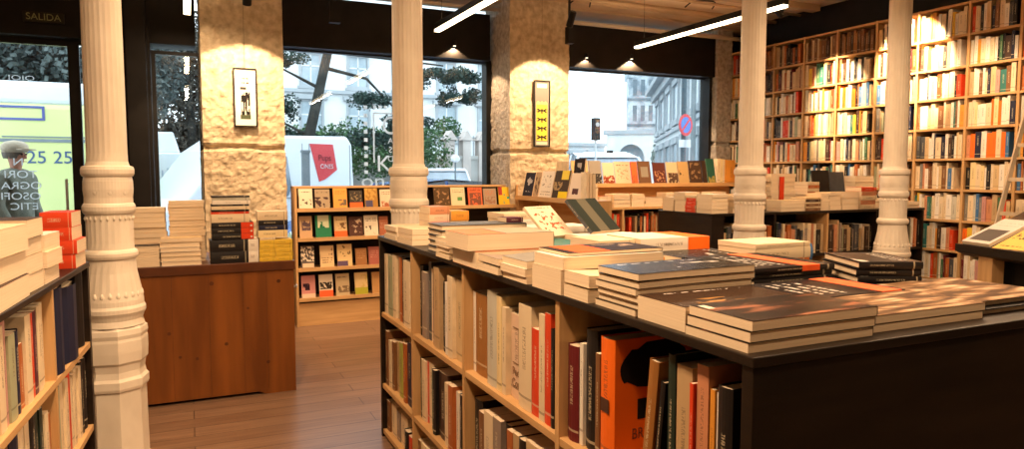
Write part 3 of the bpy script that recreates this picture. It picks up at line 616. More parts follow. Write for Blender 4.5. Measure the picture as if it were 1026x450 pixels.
T_LU2 = [(1.1374,1.2136,0.343,'brown'), (1.0552,1.1374,0.342,'navy'), (0.9029,1.0552,0.346,'cream'), (0.8359,0.9029,0.355,'black'), (0.7528,0.8359,0.313,'dark_green'), (0.7026,0.7528,0.28,'cream'), (0.637,0.7026,0.261,'rust'), (0.495,0.582,0.305,'sage'), (0.386,0.495,0.309,'cream'), (0.3367,0.386,0.328,'red'), (0.2505,0.3367,0.291,'cream'), (0.159,0.2505,0.299,'cream'), (0.0415,0.159,0.308,'black'), (-0.1297,0.0415,0.348,'rust'), ]
ML = Matrix.Translation((-.395, 3.52, 0)) @ Matrix.Rotation(R(-3.474), 4, 'Z')
def lurow(tab, z, lab, hm):
    cnt = 0; rr = random.Random(3)
    for s0, s1, h, c in sorted(tab):
        s0 = max(s0, .040)
        for a, e in ((.624, .648), (1.276, 1.3)):
            if s0 < e and s1 > a:
                if (s0 + s1) / 2 > (a + e) / 2: s0 = e + .001
                else: s1 = a - .001
        if s1 - s0 < .006: continue
        n = 1 if (s1 < .66 and z > .5) else max(1, round((s1 - s0) / .055)); w_ = (s1 - s0) / n
        for k in range(n):
            cnt += 1; h_ = min(h, hm) - rr.uniform(0, .006)
            book('shelved_book', '%s book, %s from the column, side bookcase %s' % (NAMEOF[c], ORD[cnt - 1], lab), 'book', ML @ frame(-X3, Z3, Y3, (-.018 - rr.uniform(0, .012), -(s0 + (k + 1) * w_) + .0007, z + .0005)), min(.24, h_ * .72), h_, w_ - .0014, c, hard=c in ('navy', 'black'), spinec='plain' if n == 1 and s1 < .66 else None, group='books in the side bookcase')
T_LU1 += [(1.1461, 1.20, .30, 'cream'), (1.20, 1.27, .30, 'tan')]
lurow(T_LU1, .775, 'top shelf', .318); lurow(T_LU2, .41, 'middle shelf', .335)
# stacks on the left unit's top
stack('pile of orange-red books on the side bookcase', 'orange-red pile', -.515, 3.285, .108, .19, 1.12, [(.058, 'red'), (.054, 'red', {'dx': .004}), (.052, 'red', {'dx': -.006}), (.060, 'red', {'dx': -.01})], '-y', .003, R(-3.5), 3)
stack('pile touching the orange-red pile, side bookcase', 'low cream pile on the side bookcase', -.66, 2.86, .225, .20, 1.12, [(.055, 'white'), (.055, 'cream'), (.058, 'white')], '-x', .008, R(-3.5), 4)
stack('pile behind the foremost one, side bookcase', 'tall cream pile on the side bookcase', -.70, 2.645, .245, .195, 1.12, [(.058, 'cream'), (.060, 'tan'), (.055, 'cream'), (.060, 'dark_brown')], '-x', .008, R(-3.5), 6)
stack('foremost pile on the side bookcase', 'foremost pile on the side bookcase', -.78, 2.26, .315, .36, 1.12, [(.070, 'dark_brown'), (.075, 'dark_brown'), (.08, 'cream', {'desc': 'thick pale'})], '-x', .008, R(-3.5), 5)

# ------------------------------------------------------------------ on the island top
def bend(a, d): return lambda u, v: a * math.sin(math.pi * min(1, max(0, u / d))) ** 1
def curl(a, d): return lambda u, v: a * max(0, u / d) ** 2
A_STAR = art('salmon', (.40,.34,.26), None, band=[(.58,.0,1,1,(.74,.22,.11)),(.56,0,.58,1,(.08,.05,.04))], title=None, seed=2)
A_OB = art('black_orange_strip', (.03,.02,.02), (.30,.22,.16), 3, (.1,.1,.9,.5), .55, band=[(.56,.0,.90,1,(.80,.12,.03))], title=None, seed=5)
A_GL = art('glossy_dark', (.016,.012,.010), (.50,.46,.42), 3, (.05,.35,.75,.95), .60, title=(.06,.16), ink=(.6,.55,.5), seed=8, gloss=.12)
A_GB = art('glossy_brown', (.04,.022,.014), (.34,.18,.06), 4, (.3,.6,.9,.9), .58, title=(.08,.16), ink=(.75,.68,.6), seed=9, gloss=.14)
A_FIRE = art('fire', (.016,.011,.009), (.03,.016,.012), title=None, seed=6, gloss=.16, streak=(2.0, 4.5, (.40,.16,.09)), band=[(.93,.10,.98,.30,(.7,.62,.5))])
A_FUR = art('tan_fur', (.07,.04,.025), (.24,.14,.075), title=None, seed=12, gloss=.3, streak=(3.2, 9, (.58,.44,.30)))
A_TXT = art('white_title_on_black', (.016,.012,.012), None, title=(.45,.85), ink=(.62,.58,.53), seed=15, gloss=.18)
A_TXT2 = art('white_title_on_black_b', (.016,.012,.012), (.5,.46,.42), 2.2, (.0,.6,.4,.95), .58, title=(.12,.35), ink=(.62,.58,.53), seed=17, gloss=.18)
A_FLOW = art('cream_red_flowers', (.74,.62,.46), (.50,.10,.04), 7, (.12,.18,.88,.82), .56, title=(.86,.95), ink=(.4,.2,.1), seed=21)
A_STRIPE = art('dark_green_panel', (.028,.035,.03), None, band=[(.30,0,.62,1,(.12,.11,.08))], title=None)
GP = 'piles on the island top'
stack('end pile on the island by the column', GP, .985, 3.58, .20, .22, H, [(.022, 'cream'), (.022, 'white'), (.024, 'cream')], '+x', .006, 0, 11)
stack('pile second from the column on the island', GP, .985, 3.30, .21, .23, H, [(.026, 'cream'), (.024, 'tan'), (.026, 'cream')], '+x', .006, .03, 12)
for k in range(5): book('stacked_book', 'thin dark-covered hardcover, %s in the widest far pile of the island' % ('topmost' if k == 4 else 'bottom' if k == 0 else ORD[k] + ' from bottom'), 'book', frame(-X3, -Y3, Z3, (1.41 + .003 * (k % 2), 3.09 - .004 * (k % 3), H + .0252 * k)), .41, .19, .024, 'slate', hard=True, group=GP)
stack('curling low pile before the thin dark books', GP, .962, 2.70, .17, .165, H, [(.018, 'cream', {'bow': curl(-.002, .17)}), (.02, 'cream', {'bow': curl(.004, .17)}), (.02, 'white', {'bow': curl(.006, .17)}), (.018, 'cream', {'bow': curl(.006, .17)})], '+x', .005, 0, 14)
book('stacked_book', 'thick cream-paged book under the salmon and grey covered one', 'book', frame(-X3, -Y3, Z3, (1.26, 2.63, H)), .305, .255, .064, 'rust', group=GP)
book('stacked_book', 'thick book with salmon and grey cover, cream pages to the aisle', 'book', frame(-X3, -Y3, Z3, (1.285, 2.645, H + .065)), .355, .25, .062, 'grey', front=A_STAR, group=GP)
stack('floppy pair right of the salmon-covered book', GP, .955, 2.175, .17, .185, H, [(.026, 'cream', {'bow': curl(.004, .17)}), (.024, 'taupe', {'bow': curl(.010, .17)})], '+x', .004, 0, 15)
stack('curling pile of three on the island edge', GP, .965, 1.985, .18, .19, H, [(.026, 'cream', {'bow': bend(-.002, .18)}), (.026, 'white', {'bow': curl(-.004, .18)}), (.026, 'grey', {'bow': curl(-.007, .18)})], '+x', .004, 0, 16)
book('stacked_book', 'very thick cream-paged book on the island edge under a flat wide one', 'book', frame(-X3, -Y3, Z3, (1.27, 1.95, H)), .30, .185, .072, 'cream', group=GP)
book('stacked_book', 'wide flat cream-paged book lying across the very thick one', 'book', frame(-X3, -Y3, Z3, (1.325, 1.945, H + .073)), .35, .185, .036, 'white', group=GP)
book('stacked_book', 'thin black book with orange strip topping the thick cream pile', 'book', frame(-X3, -Y3, Z3, (1.335, 1.965, H + .1115)), .335, .19, .010, 'black', front=A_OB, group=GP, bow=curl(-.002, .33))
stack('low pair before the thick cream pile', GP, .975, 1.62, .15, .135, H, [(.034, 'cream'), (.034, 'cream', {'bow': curl(.006, .15)})], '+x', .003, 0, 18)
for k in range(6): book('stacked_book', 'large glossy dark magazine-like book, %s of the six-high island pile' % ('topmost' if k == 5 else 'bottom' if k == 0 else ORD[k] + ' from bottom'), 'book', Matrix.Translation((0, 0, H + .0184 * k)) @ frame(-X3, -Y3, Z3, (1.355 + .004 * ((k * 2) % 3), 1.60 - .003 * (k % 3), 0)), .37, .185, .0175, 'dark_brown', front=A_GL, group=GP, bow=curl(-.0012 * k if k < 5 else -.003, .37))
book('stacked_book', 'single brown glossy book with smooth cream fore-edge, island edge', 'book', frame(-X3, -Y3, Z3, (1.33, 1.405, H)), .345, .18, .058, 'dark_brown', front=A_GB, group=GP)
for k in range(3): book('stacked_book', 'glossy black book with red flame cover pile, %s, at the island corner' % ('topmost' if k == 2 else 'bottom' if k == 0 else 'middle'), 'book', frame(-X3, -Y3, Z3, (1.335 + .003 * k, 1.222 - .002 * k, H + .0222 * k)), .352, .19, .0216, 'black', front=A_FIRE, group=GP, bow=curl(-.0015, .35))
for k in range(2): book('stacked_book', 'tan fur-covered large book at the island end, %s' % ('upper' if k else 'lower'), 'book', frame(-X3, -Y3, Z3, (1.742 + .008 * k, 1.255, H + .0195 * k)), .385 + .008 * k, .205, .019, 'dark_brown', front=A_FUR, group=GP)
for k, lb in enumerate(['glossy black hardcover lying flat at the island right end', 'fur-patterned large book overlapping at the island right end']):
    book('stacked_book', lb, 'book', frame(-X3, -Y3, Z3, (2.16 - .02 * k, 1.37 + .02 * k, H + .0155 * k)), .385, .30, .015, 'black', front=A_FUR if k else None, hard=True, group=GP)
for k in range(4): book('stacked_book', 'black hardcover with white spine lettering, left black pile, %s' % ('topmost, orange band' if k == 3 else 'bottom' if k == 0 else ORD[k] + ' from bottom'), 'book', frame(Y3, -X3, Z3, (1.845 + .003 * (k % 2), 1.575 + .003 * (k % 3), H + .0172 * k)), .33, .33, .0165, 'black', front=A_TXT, hard=True, group=GP, band=(.20, .42, 'orange_red') if k == 3 else None)
for k in range(4): book('stacked_book', 'black hardcover with white spine lettering, right black pile, %s' % ('topmost' if k == 3 else 'bottom' if k == 0 else ORD[k] + ' from bottom'), 'book', Matrix.Translation((1.98 + .003 * (k % 2), 1.375 + .003 * (k % 3), H + .0222 * k)) @ Matrix.Rotation(R(-26), 4, 'Z') @ frame(Y3, -X3, Z3, (0, 0, 0)), .25, .19, .0215, 'black', front=A_TXT2, hard=True, group=GP)
for k in range(2): book('stacked_book', 'black hardcover with white title lines, low pile, %s' % ('upper with orange band' if k else 'lower'), 'book', frame(Y3, -X3, Z3, (1.752, 1.262, H + .020 * k)), .24, .36, .019, 'black', front=A_TXT, hard=True, group=GP, band=(.05, .26, 'orange_red') if k else None)
OW = art('white_orange_edge', (.74,.68,.55), None, band=[(0,0,1,.32,(.90,.16,.02))], title=None)
for k in range(2):
    o = book('stacked_book', 'thick white book with orange end on its spine, %s' % ('upper' if k else 'lower'), 'book', frame(Y3, -X3, Z3, (1.895, 2.215 + .004 * k, H + .051 * k)), .24, .33, .050, 'white', front=OW, group=GP)
    MB().box((-.0035, 0, .0005), (-.0020, .105, .0495)).box((0, -.0006, .0005), (.238, .0006, .0495)).build('orange_spine_end', cov('orange'), o)
    text('lettering', 'IIIIIIIIIIII', .010, frame(Vector((0,-1,0)), Z3, -X3, (-.0036, .20, .025)), noisy('grey_print', (.3,.26,.2), (.35,.3,.24), (4,4,4), .6), o, .0003, 'CENTER', 1.2)
for k in range(2): book('stacked_book', 'pale book with grey-lettered spine beside the white and orange pair, %s' % ('upper' if k else 'lower'), 'book', frame(Y3, -X3, Z3, (1.56, 2.25, H + .049 * k)), .22, .16, .048, 'sand' if not k else 'cream', group=GP)
for k in range(3): book('stacked_book', 'floppy white-covered book behind the white and orange pair, %s' % ['bottom', 'middle', 'topmost'][k], 'book', frame(Y3, -X3, Z3, (1.86, 2.58, H + .025 * k)), .24, .31, .024, 'white', group=GP, bow=bend(.006, .22))
stack('middle pile under the tilted cream display book', GP, 1.345, 2.00, .17, .22, H, [(.028, 'cream'), (.030, 'amber', {'front': A_GB})], '-y', .004, 0, 21)
stack('long low pile behind the thick cream pile', GP, 1.345, 2.49, .185, .30, H, [(.026, 'sand'), (.02, 'cream'), (.012, 'teal')], '-y', .004, 0, 22)
stack('pile the tilted dark display book leans on', GP, 1.50, 3.02, .34, .20, H, [(.03, 'white'), (.03, 'cream'), (.03, 'white')], '-y', .006, 0, 23)
def tilted(x, y, z, ang, d, h, t, c, fr_, lb, rz=0):
    M = Matrix.Translation((x, y, z)) @ Matrix.Rotation(rz, 4, 'Z') @ Matrix.Rotation(-ang, 4, 'X') @ frame(X3, Z3, -Y3, (0, 0, 0))
    return book('displayed_book', lb, 'book', M, d, h, t, c, front=fr_, group='tilted books on the island')
tilted(1.435, 2.74, H + .062, R(48), .19, .19, .014, 'cream', A_FLOW, 'cream book with red flower cover, tilted up on the island', .42)
tilted(1.635, 2.70, H + .078, R(46), .23, .205, .016, 'slate', A_STRIPE, 'dark book with grey-green panel, tilted up on the island', .42)
stack('background pile on the island behind the thin dark books', GP, 1.52, 3.38, .24, .24, H, [(.04, 'white'), (.035, 'cream'), (.03, 'white'), (.03, 'cream')], '-y', .006, 0, 24)
stack('pale pink pile behind the thin dark island books', GP, 1.14, 3.50, .11, .16, H, [(.05, 'blush'), (.05, 'pink'), (.035, 'blush'), (.04, 'salmon')], '-y', .004, .05, 25)
stack('pile with ochre label at the island far end', GP, 1.27, 3.52, .10, .16, H, [(.05, 'cream'), (.05, 'sand'), (.05, 'amber')], '-y', .004, 0, 26)
book('stacked_book', 'small thick purple-grey book topping the thin dark pile', 'book', frame(Y3, -X3, Z3, (1.41, 2.93, H + .1265)), .10, .085, .022, 'plum', group=GP)
book('stacked_book', 'blue hardcover lying far right among the island piles', 'book', frame(Y3, -X3, Z3, (2.24, 2.02, H)), .20, .24, .075, 'blue', hard=True, group=GP)
stack('cream pile beyond the orange-banded black pile', GP, 1.86, 1.93, .27, .20, H, [(.035, 'rust'), (.04, 'cream'), (.018, 'cream')], '-y', .004, 0, 27)
stack('pile in the middle of the island top, hidden partly by glossy books', GP, 1.54, 1.95, .28, .20, H, [(.03, 'navy'), (.03, 'slate', {'front': A_GL})], '-y', .004, 0, 28)

# ------------------------------------------------------------------ wooden counter and its piles
PINE = noisy('varnished_pine', (.14,.042,.007), (.24,.076,.012), (9,9,.9), .42, spec=.35, detail=6)
PINED = noisy('dark_pine_edge', (.07,.022,.008), (.11,.035,.012), (6,6,6), .4)
ct = thing('wooden_counter', 'varnished orange-brown pine counter with dark top edge, between column and aisle', 'counter', (-.75, 4.98, 0))
bevel(MB().box((-.0, -.012, .845), (1.41, .80, .907)).build('counter_top', PINED, ct), .004)
b = 0
pm = MB().prism([(0, .0), (.30, .0), (.34, .022), (1.16, .022), (1.20, .0), (1.40, .0), (1.40, .845), (0, .845)], 0, .03, 1); pm.build('front_panel', PINE, ct)
MB().box((.03, .76, 0), (1.37, .79, .845)).build('back_panel', PINE, ct); MB().box((0, .03, 0), (.03, .79, .845)).build('side_panel', PINE, ct); MB().box((1.37, .03, 0), (1.40, .79, .845)).build('side_panel', PINE, ct)
g = MB()
for x in (.20, .42, .64, .86, 1.07, 1.22): g.box((x, -.0015, .03), (x + .002, .001, .84))
g.build('board_joint', PINED, ct)
g = MB()
for x, z, r_ in ((.88, .78, .014), (.62, .47, .012), (.68, .31, .010), (.78, .29, .010), (.96, .37, .012), (1.30, .77, .013), (1.22, .22, .012), (1.1, .60, .009)): g.lathe([(0, r_), (.001, r_)], 14, M=Matrix.Translation((x, .0005, z)) @ Matrix.Rotation(R(90), 4, 'X'))
g.build('wood_knot', PINED, ct)
MB().tube((1.402, .05, .72), (1.425, .05, .72), .008, seg=10).lathe([(0, .004), (.004, .014), (.014, .012)], 12, M=Matrix.Translation((1.415, .05, .72)) @ Matrix.Rotation(R(90), 4, 'Y')).build('latch_knob', CHROME, ct)
HC = .9075; GC = 'piles on the wooden counter'
stack('front left pile on the counter', GC, -.36, 5.0, .19, .15, HC, [(.015, 'cream')] * 8 + [(.008, 'black')], '+y', .003, 0, 31)
stack('back left pile on the counter', GC, -.34, 5.22, .21, .16, HC, [(.033, 'blush'), (.033, 'salmon'), (.033, 'blush'), (.033, 'blush'), (.033, 'sand'), (.033, 'sand'), (.033, 'cream'), (.033, 'sand'), (.033, 'cream'), (.033, 'sand'), (.03, 'cream')], '+y', .006, 0, 32)
stack('tallest back pile on the counter', GC, -.115, 5.20, .22, .17, HC, [(.021, 'sand' if k % 3 else 'cream') for k in range(19)], '+y', .004, 0, 33)
stack('front pile of gappy hardcovers on the counter', GC, -.165, 4.995, .24, .17, HC, [(.029, 'white', {'hard': True}), (.030, 'cream', {'hard': True}), (.030, 'cream', {'hard': True}), (.030, 'white', {'hard': True}), (.030, 'cream', {'hard': True}), (.025, 'sand')], '+y', .006, 0, 34)
o_ = {'desc': 'black with pale end'}
stack('front black pile on the counter', GC, .125, 4.99, .235, .17, HC, [(.077, 'black'), (.077, 'black')], '-y', .003, 0, 35)
for k in range(2): book('stacked_book', 'small thick white book at the end of the black pile, %s' % ('upper' if k else 'lower'), 'book', frame(Y3, -X3, Z3, (.428, 4.992, HC + .0775 * k)), .165, .064, .076, 'white', group=GC)
z = HC + .157
for k, (tt, c) in enumerate([(.037, 'black'), (.037, 'black'), (.037, 'black')]):
    o = book('stacked_book', 'black book with red end and white corner marks, %s of three' % ['bottom', 'middle', 'topmost'][k], 'book', frame(Y3, -X3, Z3, (.40, 5.0, z)), .17, .26, tt, c, group=GC); z += tt + .0006
    MB().box((-.0030, 0, .0005), (-.0018, .078, tt - .0005)).build('red_spine_end', cov('red'), o); MB().box((-.0036, .008, .010), (-.0031, .02, .02)).build('white_mark', cov('white'), o)
stack('upper pile above the black-and-red counter books', GC, .145, 5.0, .235, .16, z, [(.055, 'cream'), (.016, 'red'), (.012, 'black'), (.022, 'cream'), (.012, 'black'), (.024, 'white'), (.022, 'pale_grey'), (.008, 'black')], '-y', .006, 0, 36)
stack('front left yellow pile on the counter', GC, .435, 4.99, .10, .16, HC, [(.0285, 'yellow')] * 5 + [(.014, 'cream')], '-y', .003, 0, 37)
stack('front right yellow pile on the counter', GC, .537, 4.99, .112, .16, HC, [(.0285, 'yellow')] * 5, '-y', .003, 0, 38)
z = HC + .1455 + .0155
stack('pile on top of the yellow books', GC, .430, 5.01, .19, .15, z, [(.048, 'yellow_cream'), (.034, 'navy'), (.032, 'black'), (.060, 'cream')], '-y', .004, 0, 39)
stack('hidden back pile right on the counter', GC, .20, 5.3, .20, .2, HC, [(.05, 'sand')] * 4, '-y', .005, 0, 40)

# ------------------------------------------------------------------ face-out display case before the big window
CW = .28; dc = thing('display_case', 'light-wood case with face-out books under the window', 'display case', (.965, 7.05, 0))
for x0, x1 in ((-.02, 0.0), (2.345, 2.365)): MB().box((x0, 0, 0), (x1, CW, 1.37)).build('side_panel', WOODV, dc)
MB().box((1.16, .006, .1), (1.18, CW, 1.36)).build('divider', WOODV, dc)
MB().box((0, CW - .015, .1), (2.345, CW, 1.36)).build('back_panel', BLACKW, dc)
MB().box((-.02, .12, 1.355), (2.365, CW, 1.375)).build('top_panel', WOOD, dc)
DZ = [1.15, .862, .567, .27]
for z in DZ: MB().box((0, .0, z - .022), (2.345, CW - .016, z)).build('shelf', WOOD, dc); MB().box((0, -.012, z - .024), (2.345, 0, z + .012)).build('front_lip', WOOD, dc)
MB().box((0, .02, .0), (2.345, .04, .225)).build('plinth', WOOD, dc)
def disp(x, y, z, wd, h, c, fr_, lb, facing='-y', lean_=R(12), group='face-out books', t=.014, rz=0):
    if facing == '-y': M = Matrix.Translation((x, y, z)) @ Matrix.Rotation(rz, 4, 'Z') @ Matrix.Rotation(-lean_, 4, 'X') @ frame(X3, Z3, -Y3, (0, 0, 0))
    else: M = Matrix.Translation((x, y, z)) @ Matrix.Rotation(rz, 4, 'Z') @ Matrix.Rotation(lean_, 4, 'Y') @ frame(-Y3, Z3, -X3, (0, 0, 0))
    book('displayed_book', lb, 'book', M, wd, h, t, c, front=fr_, group=group)
T_DISP = [(0,0.989,1.124,0.202), (0,1.143,1.291,0.195), (0,1.321,1.461,0.204), (0,1.482,1.615,0.181), (0,1.635,1.771,0.201), (0,1.792,1.929,0.189), (0,2.368,2.549,0.21), (0,2.56,2.722,0.203), (0,2.757,2.923,0.201), (0,2.935,3.091,0.188), (0,3.116,3.3,0.203), (1,0.989,1.114,0.221), (1,1.143,1.301,0.237), (1,1.326,1.456,0.212), (1,1.471,1.615,0.203), (1,1.625,1.771,0.215), (1,1.781,1.876,0.201), (2,0.998,1.129,0.236), (2,1.182,1.321,0.218), (2,1.351,1.502,0.226), (2,1.532,1.651,0.177), (2,1.666,1.781,0.187), (3,0.998,1.134,0.241), (3,1.168,1.306,0.241), (3,1.331,1.471,0.231), (3,1.522,1.656,0.231), (3,1.697,1.802,0.221), ]
DCV = [('white sketch-drawn cover', 'cream', dict(bg=(.70,.60,.45), fig=(.10,.07,.05), scale=4, region=(.1,.2,.9,.5), thr=.55, title=(.8,.92))),
 ('dark photo cover', 'plum', dict(bg=(.35,.27,.18), fig=(.07,.04,.04), scale=3, region=(0,.0,1,.6), thr=.48, title=(.8,.9))),
 ('orange cover', 'amber', dict(bg=(.72,.32,.08), fig=(.15,.12,.08), scale=4, region=(.35,.15,.95,.45), thr=.5, title=(.65,.92), ink=(.4,.1,.02))),
 ('dark green cover with orange-red foot', 'dark_green', dict(bg=(.06,.05,.04), fig=(.25,.18,.10), scale=5, region=(.1,.4,.9,.9), thr=.55, band=[(0,0,1,.32,(.85,.14,.04))], title=None)),
 ('brown cover with blue corner', 'ochre_brown', dict(bg=(.36,.19,.05), fig=(.50,.30,.08), scale=5, region=(0,.4,.9,1), thr=.5, band=[(.05,.05,.6,.38,(.09,.08,.14))], title=None)),
 ('cream cover with small brown figure', 'cream', dict(bg=(.68,.53,.38), fig=(.35,.12,.06), scale=5, region=(.1,.05,.8,.35), thr=.5, title=(.7,.9))),
 ('very dark jungle cover', 'dark_brown', dict(bg=(.10,.06,.03), fig=(.35,.20,.10), scale=5, region=(.05,.1,.95,.9), thr=.58, title=None)),
 ('cream cover with a small green spot', 'cream', dict(bg=(.66,.56,.36), fig=(.12,.28,.10), scale=2, region=(.45,.28,.8,.48), thr=.3, title=(.72,.85))),
 ('orange-red cover with dark figure', 'red', dict(bg=(.62,.14,.06), fig=(.20,.08,.05), scale=4, region=(.1,.0,.9,.7), thr=.45, title=(.8,.95))),
 ('grey-brown cover with red letters', 'grey', dict(bg=(.36,.26,.18), fig=(.30,.16,.10), scale=5, region=(.1,.1,.9,.5), thr=.5, title=(.6,.85), ink=(.6,.15,.05))),
 ('bright yellow and green painted cover', 'yellow', dict(bg=(.78,.48,.04), fig=(.05,.35,.25), scale=3, region=(.3,.0,1,.6), thr=.55, band=[(0,.55,.25,1,(.35,.05,.04))], title=None)),
 ('tan cover with dark smudge', 'tan', dict(bg=(.50,.32,.18), fig=(.12,.08,.09), scale=4, region=(.2,.35,.9,.8), thr=.45, title=None)),
 ('green framed cover with pale moon', 'green', dict(bg=(.03,.18,.09), fig=(.62,.66,.45), scale=2.4, region=(.15,.45,.85,1), thr=.36, title=None)),
 ('tan cover with orange-red foot band', 'tan', dict(bg=(.58,.42,.22), fig=(.18,.10,.05), scale=4, region=(.3,.4,.95,.7), thr=.45, band=[(0,0,1,.3,(.85,.14,.04))], title=(.82,.93))),
 ('dark brown portrait cover', 'dark_brown', dict(bg=(.09,.045,.035), fig=(.45,.32,.22), scale=3.5, region=(.2,.2,.9,.9), thr=.55, title=None)),
 ('cream sketch cover with dark blot', 'cream', dict(bg=(.70,.62,.48), fig=(.12,.10,.08), scale=4, region=(.1,.1,.8,.5), thr=.6, title=(.7,.85))),
 ('reddish cover half behind column', 'rust', dict(bg=(.36,.13,.07), fig=None, title=(.4,.7), ink=(.6,.4,.3))),
 ('white diagonal-striped dark cover', 'slate', dict(bg=(.11,.09,.08), fig=(.70,.60,.46), scale=6, region=(.0,.3,1,.95), thr=.5, band=[(.1,.04,.95,.22,(.68,.50,.34))], title=None)),
 ('cream cover with lines of type', 'cream', dict(bg=(.68,.48,.26), fig=(.2,.1,.06), scale=4, region=(.65,.55,.9,.9), thr=.5, title=(.2,.45))),
 ('sand cover with purple foot', 'sand', dict(bg=(.70,.50,.24), fig=(.20,.12,.05), scale=4, region=(.2,.4,.9,.95), thr=.6, band=[(0,0,.7,.25,(.12,.08,.14))], title=None)),
 ('plain brown typographic cover', 'ochre_brown', dict(bg=(.32,.15,.06), fig=None, title=(.4,.85), ink=(.55,.30,.14))),
 ('plain reddish typographic cover', 'rust', dict(bg=(.36,.12,.09), fig=None, title=(.4,.8), ink=(.6,.3,.22))),
 ('pink cover with black shape', 'pink', dict(bg=(.55,.24,.22), fig=(.04,.02,.03), scale=2.2, region=(.1,.35,.6,.65), thr=.38, band=[(0,0,1,.2,(.68,.50,.36))], title=None)),
 ('white, black and red banded cover', 'white', dict(bg=(.72,.62,.48), fig=(.05,.04,.03), scale=6, region=(.05,.35,.95,.66), thr=.42, band=[(0,0,1,.3,(.82,.12,.04))], title=None)),
 ('misty landscape cover with lone tree', 'sand', dict(bg=(.50,.38,.22), fig=(.20,.14,.08), scale=4, region=(.0,.15,1,.45), thr=.5, title=(.8,.9))),
 ('cream cover with lime-green foot', 'sand', dict(bg=(.68,.50,.24), fig=(.60,.44,.14), scale=5, region=(.4,.3,1,.9), thr=.5, band=[(0,0,1,.32,(.38,.36,.04))], title=None)),
 ('plain tan cover at the shelf end', 'tan', dict(bg=(.48,.26,.10), fig=None, title=None))]
SN = ['top', 'second', 'third', 'bottom']
for i, ((r_, x0, x1, h), (ds, c, kw)) in enumerate(zip(T_DISP, DCV)):
    disp(x0, 7.085, DZ[r_] + .001, x1 - x0 - .004, max(.17, min(h, .225)), c, art('display_%d' % i, seed=i * 1.7, **kw), '%s, face-out on the case\'s %s shelf' % (ds, SN[r_]), group='face-out books in the display case')

# ------------------------------------------------------------------ slanted side ledge and back display by the right window
sd = thing('display_ledge', 'light-wood ledge unit beside the second pillar holding face-out books', 'display shelf', (3.30, 5.57, 0))
MB().box((0, 0, 1.225), (.30, 1.46, 1.247)).build('shelf', WOOD, sd); MB().box((-.012, 0, 1.215), (0, 1.46, 1.262)).build('front_lip', WOOD, sd)
MB().box((0.02, 0.0, 0), (.30, .02, 1.225)).build('side_panel', WOODV, sd); MB().box((0.02, 1.44, 0), (.30, 1.46, 1.225)).build('side_panel', WOODV, sd); MB().box((.27, .40, 0), (.29, 1.44, 1.46)).build('back_panel', WOOD, sd)
MB().box((.0, .02, .80), (.27, 1.44, .82)).build('shelf', WOOD, sd)
SC = [('black and blue portrait cover', 'navy', dict(bg=(.03,.03,.045), fig=(.45,.42,.42), scale=3, region=(.25,.2,.8,.9), thr=.55, title=None)),
 ('narrow tan cover with dark figure', 'tan', dict(bg=(.42,.30,.18), fig=(.10,.06,.04), scale=3, region=(.1,.1,.9,.8), thr=.5, title=None)),
 ('white cover with faint drawing', 'white', dict(bg=(.74,.66,.54), fig=(.30,.24,.18), scale=7, region=(.1,.4,.9,.85), thr=.58, title=(.1,.3))),
 ('dark cover with two yellow panels', 'dark_brown', dict(bg=(.07,.05,.035), fig=(.35,.24,.12), scale=4, region=(.0,.3,.6,.6), thr=.5, band=[(.45,.68,.92,1,(.78,.60,.08)),(.4,.0,1,.26,(.80,.60,.03))], title=None)),
 ('white cover with little dark boat', 'white', dict(bg=(.74,.62,.50), fig=(.10,.05,.05), scale=3, region=(.25,.2,.7,.42), thr=.4, title=None))]
for i, ((Y0, Y1, h), (ds, c, kw)) in enumerate(zip([(6.72,6.955,0.266), (6.579,6.708,0.271), (6.288,6.567,0.28), (5.967,6.277,0.284), (5.69,5.947,0.259), ], SC)): disp(3.35, Y1, 1.248, (Y1 - Y0) - .006, h, c, art('side_%d' % i, seed=40 + i, **kw), '%s, face-out on the ledge by the second pillar' % ds, '-x', group='face-out books on the side ledge')
for k in range(3): book('stacked_book', 'upright cream-paged book ending the side ledge row, %s' % ['first', 'second', 'third'][k], 'book', frame(-Y3, Z3, -X3, (3.36 + .034 * k, 5.68, 1.248)), .10, .265 - .01 * k, .030, ['cream', 'sand', 'cream'][k], group='upright books at the ledge end')
disp(3.47, 6.05, 1.43, .20, .215, 'black', art('night', (.03,.022,.02), (.45,.42,.40), 2.5, (.3,.2,.7,.8), .5, title=None, seed=3), 'black framed-looking book raised above the side ledge', '-x', R(6), group='raised books behind the side ledge')
disp(3.47, 6.42, 1.43, .24, .19, 'sand', None, 'sand-coloured book raised above the side ledge', '-x', R(6), group='raised books behind the side ledge')

